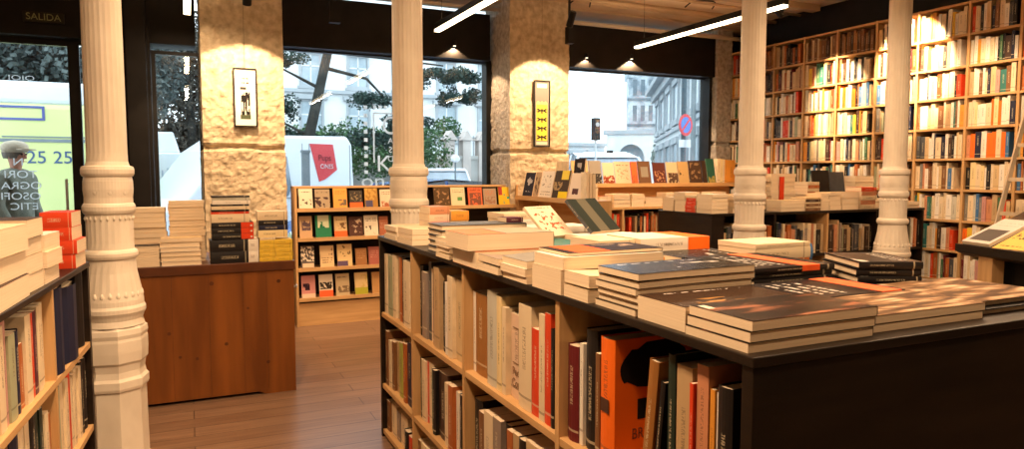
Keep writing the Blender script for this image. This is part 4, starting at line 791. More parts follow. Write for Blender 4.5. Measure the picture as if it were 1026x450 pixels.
bd = thing('back_display', 'oak book ledge with shelves below along the right window', 'display shelf', (3.66, 6.50, 0))
MB().box((.26, .36, 1.352), (2.72, .62, 1.375)).build('top_ledge', WOOD, bd); MB().box((.26, .35, 1.345), (2.72, .36, 1.388)).build('front_lip', WOOD, bd)
MB().box((0, .0, 1.105), (2.72, .62, 1.13)).build('shelf', WOOD, bd); MB().box((.0, .60, 0), (2.72, .62, 1.352)).build('back_panel', WOOD, bd)
MB().box((0, .02, .80), (2.72, .6, .82)).build('shelf', BLACKW, bd); MB().box((0, .02, .45), (2.72, .6, .47)).build('shelf', BLACKW, bd)
for x in (0, .68, 1.36, 2.04, 2.70): MB().box((x, .0, 0), (x + .022, .6, 1.105)).build('upright', BLACKW if x != .68 else WOODV, bd)
LC = [('plain tan cover', 'tan', dict(bg=(.52,.36,.18), fig=(.4,.16,.06), scale=3, region=(.6,.0,1,.4), thr=.5, title=None)),
 ('grey cover with a row of people', 'grey', dict(bg=(.27,.24,.20), fig=(.04,.035,.03), scale=6, region=(0,.0,1,.45), thr=.45, title=None)),
 ('cream cover with red-brown figures', 'cream', dict(bg=(.66,.52,.36), fig=(.25,.06,.03), scale=5, region=(0,.0,1,.4), thr=.45, title=None)),
 ('cream cover with line sketch', 'cream', dict(bg=(.64,.50,.34), fig=(.42,.31,.2), scale=6, region=(.15,.2,.85,.7), thr=.55, title=(.8,.9))),
 ('narrow orange-red cover', 'red', dict(bg=(.72,.16,.05), fig=(.4,.1,.05), scale=5, region=(0,.0,.8,.4), thr=.5, title=None)),
 ('brown cover with round emblem', 'brown', dict(bg=(.17,.09,.05), fig=(.30,.26,.20), scale=1.5, region=(.2,.3,.8,.75), thr=.3, title=None)),
 ('dark red cover with figures', 'maroon', dict(bg=(.12,.04,.03), fig=(.42,.22,.12), scale=5, region=(.1,.1,.9,.6), thr=.52, title=None)),
 ('cream cover with dark foot scene', 'cream', dict(bg=(.66,.52,.32), fig=(.10,.06,.04), scale=5, region=(.1,.0,1,.5), thr=.42, title=None)),
 ('tan cover with black bird shape', 'tan', dict(bg=(.50,.33,.14), fig=(.10,.06,.03), scale=4, region=(.1,.35,.6,.6), thr=.55, title=None)),
 ('dark brown photographic cover', 'dark_brown', dict(bg=(.07,.04,.025), fig=(.25,.16,.08), scale=4, region=(.1,.2,.9,.9), thr=.55, title=None)),
 ('thin near-black cover', 'black', dict(bg=(.05,.03,.02), fig=None, title=None)),
 ('dark green cover with yellow foot', 'green', dict(bg=(.03,.10,.07), fig=(.35,.28,.08), scale=4, region=(.1,.0,.9,.3), thr=.45, title=None))]
for i, ((x0, x1, h), (ds, c, kw)) in enumerate(zip([(3.943,4.165,0.283), (4.171,4.338,0.285), (4.351,4.507,0.263), (4.514,4.735,0.276), (4.742,4.834,0.277), (4.841,5.019,0.284), (5.055,5.237,0.268), (5.252,5.416,0.275), (5.423,5.582,0.283), (5.589,5.781,0.296), (5.789,5.859,0.298), (5.867,5.993,0.323), ], LC)): disp(x0, 6.91, 1.3755, (x1 - x0) - .005, h - .01, c, art('ledge_%d' % i, seed=60 + i, **kw), '%s, face-out on the long ledge under the right window' % ds, group='face-out books on the window ledge')
x = 6.005
for k, (tt, c) in enumerate([(.045, 'cream'), (.035, 'yellow_cream'), (.035, 'cream'), (.035, 'amber'), (.13, 'amber')]):
    book('displayed_book', '%s book standing at the right end of the window ledge, %s in line' % (NAMEOF[c], ORD[k]), 'book', frame(Y3, Z3, X3, (x, 6.90, 1.3755)), .18, .31 - .004 * k, tt, c, group='upright books at the window ledge end'); x += tt + .001
GB = 'piles on the back display'
for i, (x0, wd, items, lb) in enumerate([(3.87, .17, [(.04,'cream'),(.045,'sand'),(.04,'cream'),(.045,'sand'),(.04,'cream'),(.04,'sand')], 'cream pile at the left end'), (4.06, .10, [(.05,'sand'),(.07,'rust')], 'rust-topped pile'), (4.17, .05, [(.05,'cream'),(.07,'plum')], 'small purple-topped pile'),
   (4.25, .21, [(.035,'cream'),(.006,'black'),(.035,'cream'),(.006,'black'),(.03,'white'),(.03,'cream')], 'dark-banded pile'), (4.48, .17, [(.03,'sand'),(.03,'cream'),(.03,'cream'),(.03,'sand'),(.02,'cream')], 'even cream pile'), (4.66, .24, [(.03,'cream'),(.03,'sand'),(.03,'cream'),(.012,'brown')], 'low brown-topped pile'), (4.95, .2, [(.03,'sand')]*5, 'sand pile at the right'), (5.6, .22, [(.03,'cream')]*5, 'pile near the corner'), (5.95, .2, [(.03,'sand')]*4, 'last pile in the corner')]):
    stack('%s of the back display' % lb, GB, x0, 6.53, wd, .18, 1.131, items, '+y', .006, 0, 60 + i)

# ------------------------------------------------------------------ black-topped unit before the bookcase wall
F = 4.52; u2 = thing('black_bookcase_unit', 'low black-topped bookcase unit crossing the room behind two columns', 'bookcase', (3.885, F, 0))
bevel(MB().box((-.004, -.006, 1.148), (2.62, .72, 1.17)).build('top_panel', BLACKW, u2), .003)
MB().box((0, 0, 0), (.13, .715, 1.147)).build('end_panel', BLACKW, u2); MB().box((2.595, 0, 0), (2.615, .715, 1.147)).build('end_panel', BLACKW, u2)
MB().box((.13, .36, 0), (2.595, .38, 1.147)).build('back_panel', BLACKW, u2); MB().box((.13, .70, 0), (2.595, .715, 1.147)).build('back_panel', BLACKW, u2)
for z in (.79, .43, .08): MB().box((.131, .003, z - .022), (2.594, .36, z)).build('shelf', BLACKW, u2)
for x, m_ in ((.68, BLACKW), (1.31, WOODV), (1.95, BLACKW), (2.22, BLACKW)): MB().box((x, .002, .08), (x + .022, .36, 1.147)).build('divider', m_, u2)
U2C = ['black', 'tan', 'slate', 'rust', 'cream', 'dark_green', 'sand', 'taupe', 'white', 'dark_brown', 'tan', 'navy', 'salmon', 'sage']
rr = random.Random(9)
for z, hh in ((.79, .33), (.43, .30)):
    for a, e in ((.135, .68), (.704, 1.31), (1.335, 1.95), (1.975, 2.22), (2.245, 2.594)):
        x = a + .004
        while True:
            t_ = rr.choice([.02, .025, .03, .036, .045])
            if x + t_ > e - (.05 if rr.random() < .3 else .003): break
            rest_book(Y3, Z3, X3, (3.885 + x, F + .02 + rr.uniform(0, .02), z + .0005), .2, min(hh, rr.uniform(.20, .29)), t_, rr.choice(U2C)); x += t_ + .0008
# the unit's left-facing and bottom books of the back display, spine out
for a, e in ((.024, .68), (.704, 1.36), (1.385, 2.04), (2.065, 2.70)):
    x = a + .01
    while True:
        t_ = rr.choice([.02, .025, .03, .036])
        if x + t_ > e - .01: break
        for z in (.82, .47): rest_book(Y3, Z3, X3, (3.66 + x, 6.53 + rr.uniform(0, .02), z + .0005), .18, rr.uniform(.19, .25), t_, rr.choice(['rust', 'cream', 'white', 'black', 'salmon', 'tan', 'red', 'dark_brown', 'sage']))
        x += t_ + (.001 if rr.random() < .9 else .05)
if rest.v:
    ro = rest.build('shelved_books', restm); ro['kind'] = 'stuff'; ro['label'] = 'the many farther books filling the tall bookcase and low black shelves'; ro['category'] = 'books'
HU = 1.1705; GU = 'piles on the black-topped unit'
st = lambda lb, x, y, wd, dp, items, sp, sd_, jit=.005: stack(lb + ' on the black-topped unit', GU, x, y, wd, dp, HU, items, sp, jit, 0, sd_)
st('left end pile with grey-brown side', 3.90, 4.54, .17, .19, [(.032, 'sand'), (.032, 'cream'), (.032, 'sand'), (.032, 'cream'), (.028, 'white')], '+y', 70)
st('red-spined pile', 3.90, 4.745, .17, .13, [(.030, 'red')] * 4 + [(.02, 'cream')], '-x', 71)
st('cream pile behind the red-spined one', 3.90, 4.885, .17, .14, [(.034, 'cream')] * 4 + [(.03, 'white')], '+y', 72)
st('rear left pile', 3.90, 5.04, .17, .15, [(.03, 'sand'), (.03, 'cream'), (.03, 'sand'), (.03, 'cream')], '+y', 73)
st('gappy dark pile beside the long-lamp column', 4.13, 4.54, .19, .18, [(.04, 'cream', {'hard': True}), (.012, 'black'), (.04, 'cream', {'hard': True}), (.012, 'black'), (.035, 'sand')], '+y', 74)
st('front cream pile right of the column', 4.66, 4.54, .28, .17, [(.03, 'sand'), (.03, 'tan'), (.034, 'sand')], '+y', 75)
st('front dark-striped pile', 4.95, 4.54, .18, .17, [(.026, 'brown'), (.012, 'cream'), (.024, 'brown'), (.012, 'cream'), (.026, 'dark_brown'), (.014, 'sand')], '-y', 76)
st('front even sand pile', 5.135, 4.54, .10, .17, [(.025, 'sand')] * 6, '+y', 77)
st('front broad sand pile', 5.24, 4.54, .14, .17, [(.04, 'tan'), (.045, 'sand'), (.045, 'tan'), (.03, 'sand')], '+y', 78)
st('front thick brown-edged pile', 5.40, 4.54, .21, .17, [(.05, 'tan'), (.055, 'sand'), (.055, 'tan')], '+y', 79)
st('red-edged pile before the lit column', 5.645, 4.54, .20, .17, [(.042, 'cream'), (.040, 'salmon'), (.042, 'cream'), (.040, 'salmon'), (.036, 'red')], '-y', 80)
st('pile right of the lit column', 6.02, 4.54, .2, .17, [(.03, 'cream'), (.03, 'sand'), (.03, 'cream')], '+y', 81)
st('small pile at the right end', 6.26, 4.54, .2, .17, [(.03, 'white'), (.03, 'sand')], '+y', 82)
st('rear tall pile by the long-lamp column', 4.66, 4.90, .17, .2, [(.035, 'cream'), (.02, 'brown')] * 6, '+y', 83)
st('rear white pile with a red strip', 4.90, 4.90, .30, .2, [(.042, 'cream'), (.042, 'white'), (.042, 'cream'), (.042, 'white'), (.042, 'cream'), (.042, 'white'), (.042, 'cream'), (.03, 'cream')], '+y', 84)
tg = MB().box((0, 0, 0), (.055, .004, .28)); thingmb('paper_strip', 'red paper strip standing before the white rear pile', 'strip', tg, cov('red'), loc=(4.99, 4.885, HU + .02))
st('rear pile under the small orange-topped books', 5.36, 4.90, .15, .2, [(.045, 'sand'), (.02, 'black'), (.04, 'cream'), (.02, 'black'), (.03, 'rust'), (.03, 'cream'), (.03, 'rust'), (.03, 'cream')], '-y', 85)
st('rear sand pile by the lit column', 5.98, 4.88, .26, .2, [(.03, 'sand')] * 10, '+y', 86)
disp(5.53, 4.98, HU + .001, .22, .36, 'black', None, 'large plain black book standing on the black-topped unit, left one', '-y', R(8), 'large black standing books', .02)
disp(5.76, 4.98, HU + .001, .20, .345, 'slate', None, 'large plain black book standing on the black-topped unit, right one', '-y', R(8), 'large black standing books', .02)

# ------------------------------------------------------------------ slanted magazine table at the right
tt = thing('slanted_table', 'black slanted display table on a wood post at the right edge', 'table', (4.56, 2.72, 0), R(-20))
TA = R(20)
Mt = Matrix.Translation((0, 0, .93)) @ Matrix.Rotation(-TA * 0, 4, 'Y')
mb = MB().prism([(0, 0), (.62, .30), (.62, .24), (.06, -.065), (0, -.04)], -1.0, .30, 1, M=Matrix.Translation((0, 0, 1.02)))
bevel(mb.build('slanted_top', BLACKW, tt), .003)
MB().box((-.012, -1.0, .985), (.012, .30, 1.035)).build('front_lip', BLACKW, tt)
MB().box((.03, .02, 0), (.11, .14, .98)).build('post', WOODV, tt)
MB().box((.16, -.98, 0), (.60, .14, .95)).build('cabinet', BLACK, tt)
mg = MB()
for k in range(9): mg.box((.158, -.96 + .12 * k, .3), (.1595, -.955 + .12 * k, .93))
mg.build('panel_joint', FRAMEM, tt)
Mtab = Matrix.Translation((4.56, 2.72, 1.0255)) @ Matrix.Rotation(R(-20), 4, 'Z') @ Matrix.Rotation(-math.atan(.3 / .62), 4, 'Y')
def on_tab(u, v, wd, ht, c, fr_, lb, rz=0, t=.008, z=.002):
    # wd along the slope, ht along the table edge
    M = Mtab @ Matrix.Translation((u, v, z)) @ Matrix.Rotation(rz, 4, 'Z') @ frame(-Y3, X3, Z3, (0, ht, 0))
    book('magazine', lb, 'magazine', M, ht, wd, t, c, front=fr_, group='magazines on the slanted table')
A_G = art('grey_tablet', (.50,.46,.42), (.09,.08,.075), 8, (.12,.10,.88,.56), .25, title=(.7,.9), ink=(.4,.36,.32), seed=2)
A_O = art('orange_mag', (.68,.42,.12), (.10,.07,.04), 4, (.1,.4,.9,.9), .52, title=(.05,.2), seed=4)
A_O2 = art('orange_yellow_mag', (.80,.30,.05), (.78,.55,.12), 4, (0,0,1,1), .48, title=None, seed=7)
on_tab(.02, .03, .33, .24, 'grey', A_G, 'grey-white booklet with dark picture at the table corner', 0, .022)
on_tab(.02, -.24, .30, .24, 'sand', A_O, 'sand-coloured magazine with dark plant picture', .05)
on_tab(.02, -.50, .28, .22, 'amber', A_O2, 'orange and yellow magazine at the frame edge', .15)
on_tab(.03, -.76, .28, .22, 'slate', A_GL, 'dark magazine beyond the orange one', 0)
on_tab(.33, -.36, .26, .22, 'dark_brown', A_GB, 'dark brown magazine on the upper slope', 0)
on_tab(.35, -.10, .24, .2, 'sand', A_O, 'pale magazine on the upper slope', 0)

# ------------------------------------------------------------------ ladder leaning on the bookcase
ld = thing('ladder', 'light-wood ladder leaning against the bookcase at the right edge', 'ladder', (0, 0, 0))
LW = noisy('pale_ladder_wood', (.50,.40,.28), (.60,.48,.34), (9,9,3), .5)
def bar(p, q, a, b_, nm, mat=LW):
    p, q = Vector(p), Vector(q); M = Matrix.Translation(p) @ (q - p).to_track_quat('Z', 'Y').to_matrix().to_4x4()
    MB().box((-a, -b_, 0), (a, b_, (q - p).length), M=M).build(nm, mat, ld)
P0, P1 = Vector((6.07, 3.80, .0)), Vector((6.655, 3.56, 2.9)); off = Vector((.0, -.44, 0))
bar(P0, P1, .009, .018, 'side_rail'); bar(P0 + off, P1 + off, .009, .018, 'side_rail')
for k in range(1, 10):
    f_ = k / 10; bar(P0.lerp(P1, f_), P0.lerp(P1, f_) + off, .010, .016, 'rung')


# ------------------------------------------------------------------ the street outside
struct('street', MB().box((-30, 7.8, -.25), (70, 70, -.05)), noisy('grey_asphalt', (.20,.21,.22), (.27,.28,.29), (.8,.8,.8), .8))
struct('pavement', MB().box((-30, 7.8, -.06), (40, 10.6, .02)), noisy('pale_paving', (.38,.38,.38), (.46,.46,.46), (1.5,1.5,1.5), .8))
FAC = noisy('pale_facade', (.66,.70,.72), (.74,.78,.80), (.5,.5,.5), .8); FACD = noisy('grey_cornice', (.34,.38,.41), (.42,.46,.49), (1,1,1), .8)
PANE = noisy('dim_window_panes', (.30,.38,.43), (.44,.52,.57), (1,1,1), .25); DARKP = noisy('dark_doorway', (.05,.06,.07), (.09,.10,.11), (1,1,1), .5)
CARW = noisy('pale_car_paint', (.62,.68,.74), (.68,.74,.80), (1,1,1), .25, spec=.5); CARG = noisy('car_glass', (.16,.20,.24), (.30,.36,.42), (1,1,1), .1, spec=.6)
RUB = noisy('tyre_rubber', (.02,.02,.02), (.03,.03,.03), (3,3,3), .8); GREYM = noisy('grey_street_metal', (.16,.20,.22), (.22,.26,.28), (3,3,3), .5)
LEAFD = noisy('dark_cedar_needles', (.012,.030,.026), (.05,.09,.075), (3,3,3), .8); LEAFG = noisy('green_hedge_leaves', (.025,.07,.03), (.08,.16,.065), (3,3,3), .8)
LEAFS = noisy('grey_green_winter_twigs', (.02,.03,.03), (.12,.15,.145), (3,3,3), .8); BARK = noisy('dark_bark', (.02,.022,.02), (.05,.05,.045), (4,4,4), .9)
def facade(name, label, x0, x1, y, z1, wins, cornices, depth=3.0):
    t = thing(name, label, 'building', (x0, y, -.1)); Lx = x1 - x0
    MB().box((0, 0, 0), (Lx, depth, z1 + .1)).build('wall', FAC, t)
    for z in cornices: MB().box((-.05, -.18, z), (Lx + .05, 0, z + .16)).build('cornice', FACD, t)
    for wx, wz, ww, wh in wins:
        f = MB(); frame_rect(f, wx - ww / 2 - .12, wx + ww / 2 + .12, wz - .1, wz + wh + .1, -.08, 0, .10); f.box((wx - ww / 2 - .28, -.22, wz + wh + .10), (wx + ww / 2 + .28, 0, wz + wh + .30)); f.box((wx - ww / 2 - .2, -.14, wz - .22), (wx + ww / 2 + .2, 0, wz - .1))
        fo = f.build('window', FACD, t); p = MB().box((wx - ww / 2, -.03, wz), (wx + ww / 2, -.01, wz + wh)); p.build('pane', PANE, fo)
        MB().box((wx - .03, -.05, wz), (wx + .03, -.03, wz + wh)).box((wx - ww / 2, -.05, wz + wh * .6), (wx + ww / 2, -.03, wz + wh * .6 + .06)).build('sash', FAC, fo)
    return t
wins = []
for wx in (.9, 3.1, 5.3, 7.5, 9.75, 12.0, 14.2): wins += [(wx, 5.75, .80, 1.35), (wx, 3.35, .9, 1.6)]
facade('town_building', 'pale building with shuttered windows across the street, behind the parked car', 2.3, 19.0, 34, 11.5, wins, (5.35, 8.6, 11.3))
bal = thing('garden_wall', 'grey-stone garden wall with railings in front of the pale building', 'wall', (2.0, 28.0, -.1))
MB().box((0, 0, 0), (14, .3, 2.2)).box((0, -.05, 2.2), (14, .35, 2.35)).build('wall', noisy('stone_wall_grey', (.40,.40,.38), (.52,.52,.50), (1,1,1), .8), bal)
for k in range(5): MB().box((7.9 + k * .72, -.12, 0), (8.25 + k * .72, .38, 3.0)).prism([(7.8 + k * .72, 3.0), (8.35 + k * .72, 3.0), (8.075 + k * .72, 3.4)], -.2, .45, 1).build('gate_pier', noisy('pier_stone', (.46,.40,.37), (.60,.54,.50), (1,1,1), .8), bal)
g = MB()
for k in range(76): g.box((.5 + k * .17, .13, 2.3), (.53 + k * .17, .16, 3.2))
g.box((.4, .12, 3.1), (13.6, .17, 3.14)); g.build('railing', GREYM, bal)
rt = random.Random(2)
def leaves(mb, c, r, n, s, flat=1.0):
    for _ in range(n):
        while True:
            p = Vector((rt.uniform(-1,1), rt.uniform(-1,1), rt.uniform(-1,1)))
            if p.length < 1: break
        q = Vector(c) + Vector((p.x * r, p.y * r, p.z * r * flat)); a, b_ = Vector((rt.uniform(-1,1), rt.uniform(-1,1), rt.uniform(-1,1))).normalized() * s, Vector((rt.uniform(-1,1), rt.uniform(-1,1), rt.uniform(-1,1))).normalized() * s
        i = len(mb.v); mb.v += [tuple(q - a), tuple(q + b_), tuple(q + a), tuple(q - b_)]; mb.f.append((i, i + 1, i + 2, i + 3)); mb.m.append(0)
WINTER = noisy('dark_brown_twigs', (.03,.03,.025), (.10,.09,.07), (3,3,3), .8)
def pad(c, w_, n): # a drooping cedar layer as a few flat overlapping clumps
    return [((c[0] + rt.uniform(-w_, w_), c[1] + rt.uniform(-.3, .3), c[2] + rt.uniform(-.12, .12) - .1 * abs(rt.uniform(-1, 1))), rt.uniform(.16, .34), 150, rt.uniform(.35, .8)) for _ in range(n)]
CEDAR = pad((-.7,.2,3.2), .45, 12) + pad((-.5,.1,4.3), .5, 10) + pad((.2,.2,4.9), .6, 8) + pad((1.9,.1,3.5), .55, 9) + pad((3.5,0,4.1), .85, 24) + pad((3.9,.1,3.6), .5, 10) + pad((-.6,.2,2.5), .55, 14) + pad((.5,.6,2.4), .8, 16) + pad((1.9,.6,2.5), .8, 16) + pad((2.7,.2,2.9), .5, 8)
def tree(label, x, y, trunk, limbs, clumps, leafm, s=.10):
    t = thing('tree', label, 'tree', (x, y, -.1)); b = MB()
    for (p, r1), (q, r2) in zip(trunk, trunk[1:]): b.tube(p, q, r1, r2)
    for p, q, r1, r2 in limbs: b.tube(p, q, r1, r2, 6)
    b.build('trunk', BARK, t); f = MB()
    for c, r, n, fl in clumps: leaves(f, c, r, n, s, fl)
    f.build('foliage', leafm, t); return t
tree('dark cedar with a leaning trunk seen through the window above the van', 2.55, 17.2, [((0,0,0), .15), ((.05,0,2.2), .13), ((.62,0,4.6), .10), ((.9, 0, 6.4), .06)],
     [((.5,0,4.1),(1.5,0,3.9),.05,.035), ((1.5,0,3.9),(2.3,0,3.1),.035,.015), ((.4,0,3.6),(-.5,.3,4.1),.05,.02), ((.55,0,4.5),(3.4,-.2,4.3),.05,.02), ((0.1,0,2.5),(-.7,0,2.9),.04,.02)],
     CEDAR, LEAFD, .035)
tree('pale bare-twigged trees filling the entrance door view above the bus', -2.6, 17.5, [((0,0,0), .2), ((.1,0,3), .16), ((.4,0,6), .08)], [((.1,0,2.8),(-1.5,0,4.4),.08,.02), ((.1,0,2.8),(1.2,0,4.2),.08,.02), ((.1,0,2.4),(.7,0,5.4),.06,.02)],
     [((-1.3,.6,4.0), 1.8, 6500, .8), ((.9,.6,3.9), 1.8, 6500, .8), ((-.4,1,3.6), 1.5, 4000, .7)], LEAFS, .065)
tree('dark winter tree behind the white lorry, seen in the narrow window', .1, 23.5, [((0,0,0), .16), ((.1,0,3), .12), ((-.1,0,6), .08)],
     [((.1,0,2),(-1.0,0,4.2),.06,.02), ((.1,0,2.2),(1.0,0,4.0),.06,.02), ((0,0,3),(.7,0,5.2),.05,.015), ((0,0,3.2),(-.7,0,5.0),.05,.015), ((0,0,2.6),(.4,-.3,4.6),.04,.012)], [((-.3,1.4,3.8), 2.2, 9000, 1.1), ((.2,1.2,2.4), 1.5, 5000, .6), ((-.2,1.4,5.2), 1.8, 6000, .9)], WINTER, .06)
tree('small palm-like shrub beside the town building gate, right of the lamp', 11.0, 31, [((0,0,0), .07), ((0,0,2.3), .05)], [], [((0,0,3.6), .7, 600, .9), ((-1.2,.3,3.2), .6, 500, .9)], LEAFG, .07)
hd = MB(); 
for k in range(11): leaves(hd, (2.6 + k * .62, 26.6 + .1 * (k % 3), 2.2 + .4 * rt.random()), .95, 620, .07, 1.1)
h_ = hd.build('hedge_leaves', LEAFG); h_['kind'] = 'stuff'; h_['label'] = 'green garden hedge before the pale building'; h_['category'] = 'hedge'
def wheel(par, x, y, z, r, wd, axis='x'):
    M = Matrix.Translation((x, y, z)) @ Matrix.Rotation(R(90), 4, 'X'); MB().lathe([(-wd / 2, r * .85), (-wd / 2 + .02, r), (wd / 2 - .02, r), (wd / 2, r * .85)], 24, M=M).lathe([(-wd / 2 - .004, r * .55), (wd / 2 + .004, r * .55)], 20, M=M).build('wheel', RUB, par)
def car(label, x, y, rz, paint, hgt=1.45, ln=4.2, glassm=CARG):
    """hatchback: nose towards local -X"""
    t = thing('parked_car', label, 'car', (x, y, -.05), rz, 'parked cars'); W = .88; s = hgt / 1.45; q = ln / 4.2
    prof = [(-2.05, .35), (-2.1, .62), (-1.95, .78), (-1.05, .95), (1.75, .98), (2.08, .80), (2.1, .35)]
    bevel(MB().prism([(a * q, b_ * s) for a, b_ in prof], -W, W, 1).build('body', paint, t), .06, 3)
    cab = [(-1.05, .93), (-.30, 1.40), (.3, 1.46), (1.25, 1.40), (1.80, .96)]
    mb = MB(); n = len(cab); vs = [(a * q, -W * (.93 if b_ < 1 else .72), b_ * s) for a, b_ in cab] + [(a * q, W * (.93 if b_ < 1 else .72), b_ * s) for a, b_ in cab]
    mb.add(vs, [tuple(range(n))[::-1], tuple(range(n, 2 * n))] + [(i, (i + 1) % n, n + (i + 1) % n, n + i) for i in range(n)]); mb.build('cabin_glass', glassm, t)
    mb = MB(); rf = [(-.34, 1.395), (.3, 1.475), (1.28, 1.41)]
    vs = [(a * q, -W * .73, b_ * s) for a, b_ in rf] + [(a * q, W * .73, b_ * s) for a, b_ in rf]; mb.add(vs, [(0, 1, 4, 3), (1, 2, 5, 4)]); mb.add([(v[0], v[1], v[2] + .02) for v in vs], [(0, 3, 4, 1), (1, 4, 5, 2)])
    for sx in (-1, 1):
        for (a, b_), (c_, d_) in (((-1.05, .93), (-.32, 1.41)), ((1.26, 1.41), (1.80, .96)), ((.3, .98), (.3, 1.46))): mb.tube((a * q, sx * W * .92, b_ * s), (c_ * q, sx * W * (.74 if b_ < 1 else .93), d_ * s), .03, seg=6) if b_ < 1 else mb.tube((a * q, sx * W * .74, b_ * s), (c_ * q, sx * W * .93, d_ * s), .03, seg=6)
    mb.build('roof', paint, t)
    for a in (-1.3, 1.3):
        for sy in (-W + .05, W - .05): wheel(t, a * q, sy, .32, .32, .22)
    for sy in (-.62, .62): MB().lathe([(-.03, .01), (0, .12), (.02, .12)], 14, M=Matrix.Translation((-2.06 * q, sy, .66 * s)) @ Matrix.Rotation(R(90), 4, 'Y')).build('headlamp', CHROME, t)
    MB().box((-2.13 * q, -.35, .45 * s), (-2.08 * q, .35, .60 * s)).build('grille', RUB, t); MB().box((-2.15 * q, -.26, .36), (-2.125 * q, .26, .46)).build('number_plate', VINYL, t)
    for sy in (-1, 1): MB().box((-.95 * q, sy * W - .02 if sy > 0 else sy * W - .16, .95 * s), (-.78 * q, sy * W + .16 if sy > 0 else sy * W + .02, 1.08 * s)).build('wing_mirror', paint, t)
    return t
car('white parked car seen nose-on in the window right of the first pillar', 7.85, 22.2, R(72), CARW, 1.68)
car('pale parked car half hidden by the window edge', 12.2, 26.3, R(65), CARW, 1.7)
car('blue parked car in front of the white van', 3.2, 10.75, R(8), noisy('blue_car_paint', (.03,.08,.25), (.05,.12,.32), (1,1,1), .2, spec=.6), 1.42)
car('white car in the right window, nearer the pillar', 8.2, 13.0, R(72), CARW, 1.95)
car('bright white car in the right window, near the arch', 11.4, 18.0, R(62), CARW, 2.15)
# the white van
vn = thing('white_van', 'white panel van with a red lettered panel, outside the left window', 'van', (1.62, 14.3, -.05), R(20))
VW = noisy('white_van_paint', (.66,.72,.80), (.70,.76,.84), (1,1,1), .3, spec=.5)
prof = [(-2.4, .4), (-2.45, .95), (-2.1, 1.12), (-1.45, 1.95), (-1.05, 2.22), (.95, 2.26), (1.05, 2.1), (1.12, .4)]
bevel(MB().prism(prof, -.98, .98, 1).build('body', VW, vn), .06, 3)
MB().prism([(-.98, 1.20), (-.92, 1.52), (-.72, 1.86), (-.32, 1.86), (-.24, 1.30), (-.30, 1.16), (-.5, 1.02)], -.995, -.975, 1).build('side_window', CARG, vn)
MB().prism([(.14, 2.10), (.62, 2.10), (.70, 1.62), (.44, 1.44), (.32, 1.40)], -.992, -.972, 1).build('red_panel', noisy('red_vinyl', (.55,.05,.06), (.62,.07,.08), (2,2,2), .4), vn)
text('lettering', 'Pups', .16, frame(X3, Z3, -Y3, (.44, -.996, 1.84)), noisy('dark_red_letters', (.12,.01,.02), (.15,.02,.03), (2,2,2), .5), vn, .002, 'CENTER', .9)
text('lettering', 'CINES', .12, frame(X3, Z3, -Y3, (.48, -.996, 1.68)), VINYL, vn, .002, 'CENTER', .85)
MB().box((-.13, -1.0, 1.05), (-.07, -.975, 1.20)).build('door_handle', RUB, vn)
g = MB()
for x in (-1.02, -.02, .12, .98): g.box((x, -.990, .5), (x + .012, -.978, 2.1))
g.box((-1.0, -.992, 1.10), (1.0, -.98, 1.12)); g.build('panel_seam', noisy('seam_grey', (.3,.33,.36), (.34,.37,.4), (1,1,1), .5), vn)
wheel(vn, -1.7, -.9, .34, .34, .24); wheel(vn, .55, -.9, .34, .34, .24); wheel(vn, -1.7, .9, .34, .34, .24); wheel(vn, .55, .9, .34, .34, .24)
# the lorry in the narrow window
ly = thing('white_lorry', 'white lorry with a printed gate pattern, seen in the narrow left window', 'lorry', (-1.6, 16.2, -.05), 0)
bevel(MB().box((0, 0, .55), (2.35, 5.2, 1.98)).build('cargo_box', CARW, ly), .03); bevel(MB().prism([(.2, 1.98), (.2, 2.42), (1.38, 2.42), (1.50, 1.98)], .3, 1.8, 1).build('air_deflector', CARW, ly), .03)
g = MB(); BLUEP = noisy('pale_blue_print', (.22,.30,.42), (.34,.42,.52), (2,2,2), .5)
for k in range(11):
    x = 1.15 + k * .10; g.box((x, -.012, 1.05), (x + .022, -.004, 1.62 + .14 * math.sin(k / 10 * math.pi)))
g.box((1.1, -.012, 1.30), (2.25, -.004, 1.325)); g.box((1.1, -.012, 1.04), (2.25, -.004, 1.07)); g.build('printed_gate', BLUEP, ly)
MB().box((.0, -.03, .42), (2.35, .05, .55)).build('bumper', RUB, ly)
for x in (.3, 2.05): MB().lathe([(-.14, .3), (-.12, .4), (.12, .4), (.14, .3)], 20, M=Matrix.Translation((x, .9, .4)) @ Matrix.Rotation(R(90), 4, 'Y')).build('wheel', RUB, ly)
# the green bus
bu = thing('city_bus', 'yellow-green bus with a white roof band passing the entrance door', 'bus', (-8.6, 12.9, -.05), 0)
LIME = noisy('lime_bus_paint', (.60,.67,.28), (.65,.72,.32), (1,1,1), .3, spec=.5)
bevel(MB().box((0, 0, .3), (7.45, 2.4, 2.62)).build('body', LIME, bu), .08, 3); bevel(MB().box((.05, .02, 2.60), (7.42, 2.38, 2.96)).build('roof', CARW, bu), .08, 3)
f = MB(); frame_rect(f, 5.2, 6.66, 2.36, 2.58, -.014, -.004, .035); f.build('blue_outlined_panel', noisy('violet_blue', (.08,.10,.30), (.12,.14,.36), (2,2,2), .4), bu)
MB().box((.2, -.010, 2.03), (7.3, -.003, 2.08)).box((6.0, -.012, 1.95), (6.05, -.003, 2.12)).box((6.1, -.01, 2.10), (7.3, -.003, 2.12)).build('grey_rail', GREYM, bu)
text('lettering', '25 25', .27, frame(X3, Z3, -Y3, (6.70, -.006, 1.79)), noisy('navy_numerals', (.05,.10,.22), (.07,.13,.26), (2,2,2), .4), bu, .002, 'CENTER', 1.0)
for x in (1.4, 5.6): wheel(bu, x, .12, .48, .48, .28)
